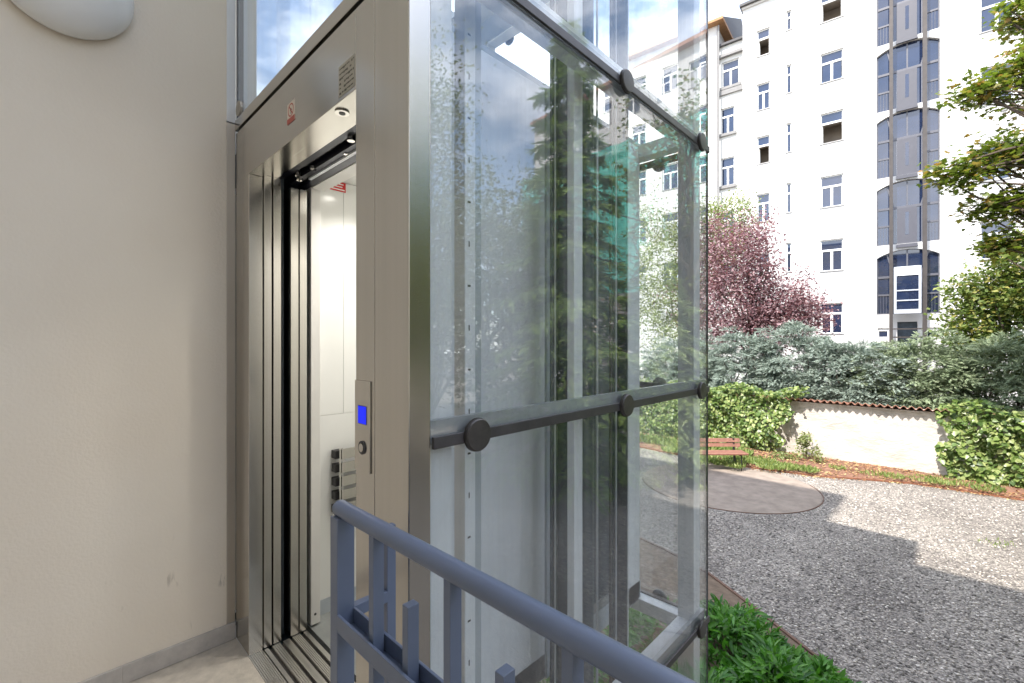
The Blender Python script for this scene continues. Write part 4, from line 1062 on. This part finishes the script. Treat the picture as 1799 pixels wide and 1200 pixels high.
V, F = ivy(5200, -.45, 4.3, GW - .02, .55, GZ + .12, -.02, .090, lambda x, z: x > -.12 + .10 * np.sin(z * 8))
plant('ivy_mat', 'bright green ivy mass on the right end of the garden wall', 'ivy', (1.5, GW - .3, GZ), V, F, 'ivy', 'ivy on the garden wall')

# leafy laurel bushes in the bed behind the lift
def bush(c, rx, h, n, size):
    a = rng.uniform(0, 6.283, n); r = np.sqrt(rng.uniform(0, 1, n)); 
    top = h * (1 - .55 * r ** 2) * (1 + .15 * np.sin(3 * a + c[0] * 5))
    z = top * rng.uniform(.35, 1.03, n) ** .6
    P = np.stack([c[0] + rx * r * np.cos(a), c[1] + rx * r * np.sin(a), GZ + z], 1)
    D = unit(np.stack([np.cos(a) * .8 + rng.normal(size=n) * .6, np.sin(a) * .8 + rng.normal(size=n) * .6, .45 + rng.normal(size=n) * .5], 1))
    N = unit(rng.normal(size=(n, 3)) * .4 + np.array([0, 0, 1]))
    return leaves(P, D, N, size * rng.uniform(.6, 1.3, n), LANCE)
LANCE = (np.array([(0, 0, 0), (.13, .30, .05), (.13, .62, .05), (0, 1, -.06), (-.13, .62, .05), (-.13, .30, .05), (0, .45, 0)]), np.array([(0, 1, 6), (1, 2, 6), (2, 3, 6), (3, 4, 6), (4, 5, 6), (5, 0, 6)]))
bushes = [(-1.45, 4.45, .42, .55, 'glossy green laurel bush at the back of the bed, touching the glass edge'),
          (-.95, 3.95, .42, .60, 'glossy green laurel bush in the middle of the bed beside the lift corner'),
          (-.62, 3.35, .40, .55, 'glossy green laurel bush nearest the camera beside the lift corner'),
          (-1.35, 3.5, .45, .50, 'glossy green laurel bush just behind the far glass pane'),
          (-2.0, 4.1, .45, .45, 'glossy green laurel bush seen low through the two glass panes'),
          (-2.0, 3.2, .45, .45, 'glossy green laurel bush seen through the glass below the lift car'),
          (-1.62, 4.90, .28, .24, 'low glossy green laurel bush filling the far corner of the bed'),
          (-1.12, 4.62, .28, .24, 'low glossy green laurel bush halfway along the rusty edging'),
          (-.72, 4.35, .30, .38, 'low glossy green laurel bush at the near end of the rusty edging')]
for (x, y, rx, h, lab) in bushes:
    st_ = MB()
    for k in range(5): st_.tube(limb((x, y, GZ), (x + rx * .6 * math.cos(k * 1.3), y + rx * .6 * math.sin(k * 1.3), GZ + h * .75), .05, 5), np.linspace(.012, .004, 5), 5)
    V, F = bush((x, y), rx, h, 900, .105)
    plant('laurel_bush', lab, 'bush', (x, y, GZ), V, F, 'privet', 'laurel bushes beside the lift', st_)

# grass inside and around the lift base, tufts in the back bed
def tuft(c, r, n, h, z=GZ):
    a = rng.uniform(0, 6.283, n); q = np.sqrt(rng.uniform(0, 1, n)) * r
    P = np.stack([c[0] + q * np.cos(a), c[1] + q * np.sin(a), np.full(n, z)], 1)
    D = unit(np.stack([rng.normal(size=n) * .45, rng.normal(size=n) * .45, np.ones(n)], 1))
    return leaves(P, D, sphere_dirs(n) + np.array([0, -1, 0]), h * rng.uniform(.5, 1.3, n), BLADE)
def merge(L):
    Vs, Fs, k = [], [], 0
    for V, F in L: Vs.append(V); Fs.append(F + k); k += len(V)
    return np.vstack(Vs), np.vstack(Fs)
V, F = merge([tuft((rng.uniform(-2.6, -.9), rng.uniform(.9, 3.0)), .25, 160, .26) for _ in range(26)])
tag(link_mesh('shaft_grass', np_mesh('shaft_grass', V, F), 'grass'), 'green grass growing in the bottom of the glass shaft', 'grass', kind='stuff')
V, F = merge([tuft((x, y), r, n, h, GZ + .08) for x, y, r, n, h in [(-5.4 + .26 * k, 11.95 + .22 * (k % 3), .30, 330, .10) for k in range(11)] + [(-4.6 + .3 * k, 11.45, .25, 160, .12) for k in range(4)] + [(-2.35, 12.25, .22, 300, .09), (-1.9, 12.9, .16, 110, .08), (-1.3, 12.95, .25, 120, .06), (-.9, 12.98, .22, 150, .07), (-.4, 13.15, .3, 180, .07), (-.1, 13.2, .3, 180, .09), (.5, 13.2, .3, 200, .09)] + [(-6.5 + .5 * k, 12.6, .35, 200, .2) for k in range(6)]])
tag(link_mesh('bed_grass', np_mesh('bed_grass', V, F), 'grass'), 'patchy grass in the soil bed before the garden wall', 'grass', kind='stuff')
V, F = merge([tuft((x, y), r, n, h, GZ) for x, y, r, n, h in [(.45, 9.9, .16, 26, .05), (.62, 10.1, .12, 18, .05)]])
tag(link_mesh('gravel_weeds', np_mesh('gravel_weeds', V, F), 'grass'), 'sparse yellowish weeds in the sunlit gravel', 'weeds', kind='stuff')
n = 5200; x = rng.uniform(-5, 3, n); be = np.interp(x, [p[0] for p in back_edge], [p[1] for p in back_edge]); y = be + rng.uniform(-.12, 1, n) * (13.7 - be)
V, F = leaves(np.stack([x, y, np.where(y > be, GZ + .045 + .09 * np.clip((y - be) / .7, 0, 1), GZ + .012)], 1), unit(rng.normal(size=(n, 3)) * (1, 1, .15)), sphere_dirs(n) * .4 + np.array([0, 0, 1]), rng.uniform(.025, .07, n), LEAF)
tag(link_mesh('leaf_litter', np_mesh('leaf_litter', V, F), 'litter'), 'dry brown and yellow leaf litter on the soil bed', 'leaf litter', kind='stuff')
C = np.array([(-2.58, 13.2, GZ + .25 + .12 * k) for k in range(5)]) + rng.normal(size=(5, 3)) * .07
C = np.vstack([C, [(-2.38, 13.15, GZ + .35), (-2.30, 13.1, GZ + .18), (-2.66, 13.2, GZ + .55)]])
V, F = leaf_clumps(C, .065, 85, .065, LEAF, .5)
s_ = MB().tube(limb((-2.55, 13.2, GZ + .05), (-2.6, 13.2, GZ + .75), 0, 5), np.linspace(.012, .004, 5), 5)
plant('young_shrub', 'small upright young shrub in front of the bare garden wall', 'shrub', (-2.55, 13.2, GZ), V, F, 'olive', None, s_)
V, F = leaf_clumps(np.array([(-3.05, 12.9, GZ + .18), (-2.9, 12.95, GZ + .2), (-3.2, 12.9, GZ + .15), (-2.75, 12.95, GZ + .14)]), .08, 70, .07, LEAF, .5)
plant('low_shrub', 'low rounded grey green shrub at the foot of the ivy', 'shrub', (-3.0, 12.9, GZ), V, F, 'olive')

# trees
C = np.vstack([clumps_in((-6.0, 18.6, 2.7), (2.1, 1.7, 2.1), 430), clumps_in((-4.5, 19.0, 2.2), (1.2, 1.1, 1.3), 150), clumps_in((-5.9, 18.4, 4.6), (1.4, 1.1, 1.5), 180), clumps_in((-3.9, 19.2, 2.4), (.8, .7, .7), 60)])
make_tree('plum_tree', 'purple leaved plum tree behind the blue green hedge', 'tree', (-5.4, 18.7, GZ), (-5.5, 18.7, 2.6), .16, C, .22, 38, .10, LEAF, 'plum', 34)
C = np.vstack([clumps_in((-8.9, 19.6, 4.2), (2.3, 1.9, 3.6), 420), clumps_in((-7.1, 20.8, 6.2), (1.3, 1.0, 1.7), 130)])
make_tree('olive_green_tree', 'pale olive green tree standing behind the purple plum tree', 'tree', (-8.4, 19.9, GZ), (-8.4, 19.9, 4), .17, C, .22, 44, .10, LEAF, 'olive', 22)

# maple at the right: boughs reaching into the picture
fx = [((.05, 10.95, 4.25), (.42, .35, .22)), ((.50, 11.25, 4.55), (.50, .4, .30)), ((.95, 11.4, 4.55), (.5, .4, .40)),
      ((.42, 11.25, 5.65), (.42, .35, .26)), ((.85, 11.6, 6.05), (.45, .4, .40)), ((1.15, 11.7, 5.5), (.5, .4, .5)),
      ((.50, 11.35, 3.66), (.45, .3, .13)), ((.95, 11.6, 3.75), (.4, .3, .2)), ((.62, 11.5, 3.02), (.22, .2, .10)), ((1.0, 11.8, 7.0), (.4, .4, .25)), ((1.35, 11.8, 3.2), (.4, .4, .35))]
C = np.vstack([clumps_in(c, r, 17, .1) for c, r in fx] + [clumps_in((3.3, 11.9, 5.4), (1.8, 1.6, 2.6), 220)])
make_tree('maple_tree', 'maple boughs with green and rusty leaves reaching in from the right', 'tree', (2.8, 11.6, GZ), (2.8, 11.7, 4.2), .17, C, .12, 34, .088, MAPLE, 'maple', 210, up=.75)

C = np.vstack([clumps_in((1.9, 17.0, 1.9), (1.7, 1.4, 1.9), 230), clumps_in((.75, 16.8, 1.0), (.9, .8, 1.0), 70), clumps_in((.95, 16.8, 2.5), (.7, .6, .8), 60), clumps_in((1.5, 16.7, 3.3), (.8, .7, .9), 60), clumps_in((.45, 16.7, 1.7), (.6, .5, .9), 46), clumps_in((.35, 16.6, 2.7), (.35, .3, .35), 14)])
make_tree('yellow_green_tree', 'yellow green leafy tree behind the hedge at the right edge', 'tree', (1.7, 17, GZ), (1.8, 17, 1.6), .13, C, .17, 36, .115, LEAF, 'yellowgreen', 26)

# conifers and a light tree right of the frame: they show in the glass
def spruce(name, label, base, h, rmax, mat, nb, droop, size, zb=.8, per=150):
    root = empty(name, base, 0, label, 'tree'); b = np.asarray(base, float); mb = MB()
    mb.tube([tuple(b + (0, 0, h * t)) for t in np.linspace(0, 1, 8)], np.linspace(.15, .012, 8), 8)
    Ps, Ds = [], []
    for k in range(nb):
        t = (k + rng.uniform(0, 1)) / nb; z = zb + (h - zb) * t; L = rmax * (1 - t) ** .85 * rng.uniform(.65, 1.15) + .12
        a = k * 2.399 + rng.uniform(-.3, .3); d = np.array([math.cos(a), math.sin(a), 0])
        u = np.linspace(0, 1, 7)
        pts = b + np.array([0, 0, z]) + np.outer(u * L, d) + np.outer(-droop * L * u ** 1.6 + .10 * L * u ** 4, (0, 0, 1))
        mb.tube(pts, np.linspace(.022, .005, 7), 4, cap=False)
        n = int(per * (.25 + L / rmax)); q = rng.uniform(.12, 1.0, n)
        p = np.stack([np.interp(q, u, pts[:, i]) for i in range(3)], 1)
        side = np.cross(d, (0, 0, 1)); off = rng.normal(size=n) * .16 * L * (1.1 - q * .7)
        p = p + off[:, None] * side; p[:, 2] -= np.abs(off) * .35
        Ps.append(p); Ds.append(d * .5 + np.sign(off)[:, None] * side * .5 + np.array([0, 0, -.45]) + rng.normal(size=(n, 3)) * .3)
    P, D = np.vstack(Ps), np.vstack(Ds); n = len(P)
    mb.build('trunk', 'bark', root, smooth=True)
    V, F = leaves(P, D, sphere_dirs(n) * .5 + np.array([0, 0, 1]), size * rng.uniform(.6, 1.3, n), FROND)
    link_mesh('crown', np_mesh('crown', V, F), mat, root)
spruce('spruce_tree', 'tall dark spruce mirrored in the middle of the lift glass', (3.75, 7.6, GZ), 9.6, 2.2, 'spruce', 110, .42, .27, per=120)
spruce('cedar_tree', 'pale green cedar with hanging boughs mirrored at the far edge of the glass', (2.95, 9.9, GZ), 5.4, 1.9, 'cedar', 70, .55, .32, .4, per=130)
C = np.vstack([clumps_in((6.6, 6.0, 3.4), (1.9, 1.9, 3.0), 190, .3), clumps_in((5.6, 5.0, 5.6), (1.0, 1.0, 1.4), 40, .3)])
make_tree('light_tree', 'thin leaved green tree mirrored at the near edge of the lift glass', 'tree', (6.6, 5.8, GZ), (6.5, 5.8, 3.5), .13, C, .26, 130, .07, LEAF, 'yellowgreen', 46)
C = np.vstack([clumps_in((6.4, 9.6, 3.2), (1.8, 1.7, 2.6), 170, .3)])
make_tree('light_tree', 'bushy olive green tree mirrored left of the spruce in the glass', 'tree', (6.4, 9.6, GZ), (6.4, 9.6, 3.2), .13, C, .24, 110, .07, LEAF, 'yellowgreen', 50)
for (x, y, r, h, lab) in ((12.0, 12.5, 2.5, 4.6, 'tall dark leafy tree mirrored behind the spruce in the glass'), (13.0, 8.0, 2.6, 4.3, 'broad dark leafy tree mirrored low in the near part of the glass'), (11.5, 16.5, 2.3, 4.6, 'tall dark leafy tree mirrored before the green netting')):
    C = clumps_in((x, y, GZ + h + .3), (r, r, h), 230, .4)
    make_tree('yard_tree', lab, 'tree', (x, y, GZ), (x, y, GZ + h), .2, C, .33, 34, .22, LEAF, 'yard_leaf', 30, group='trees along the right side of the yard')
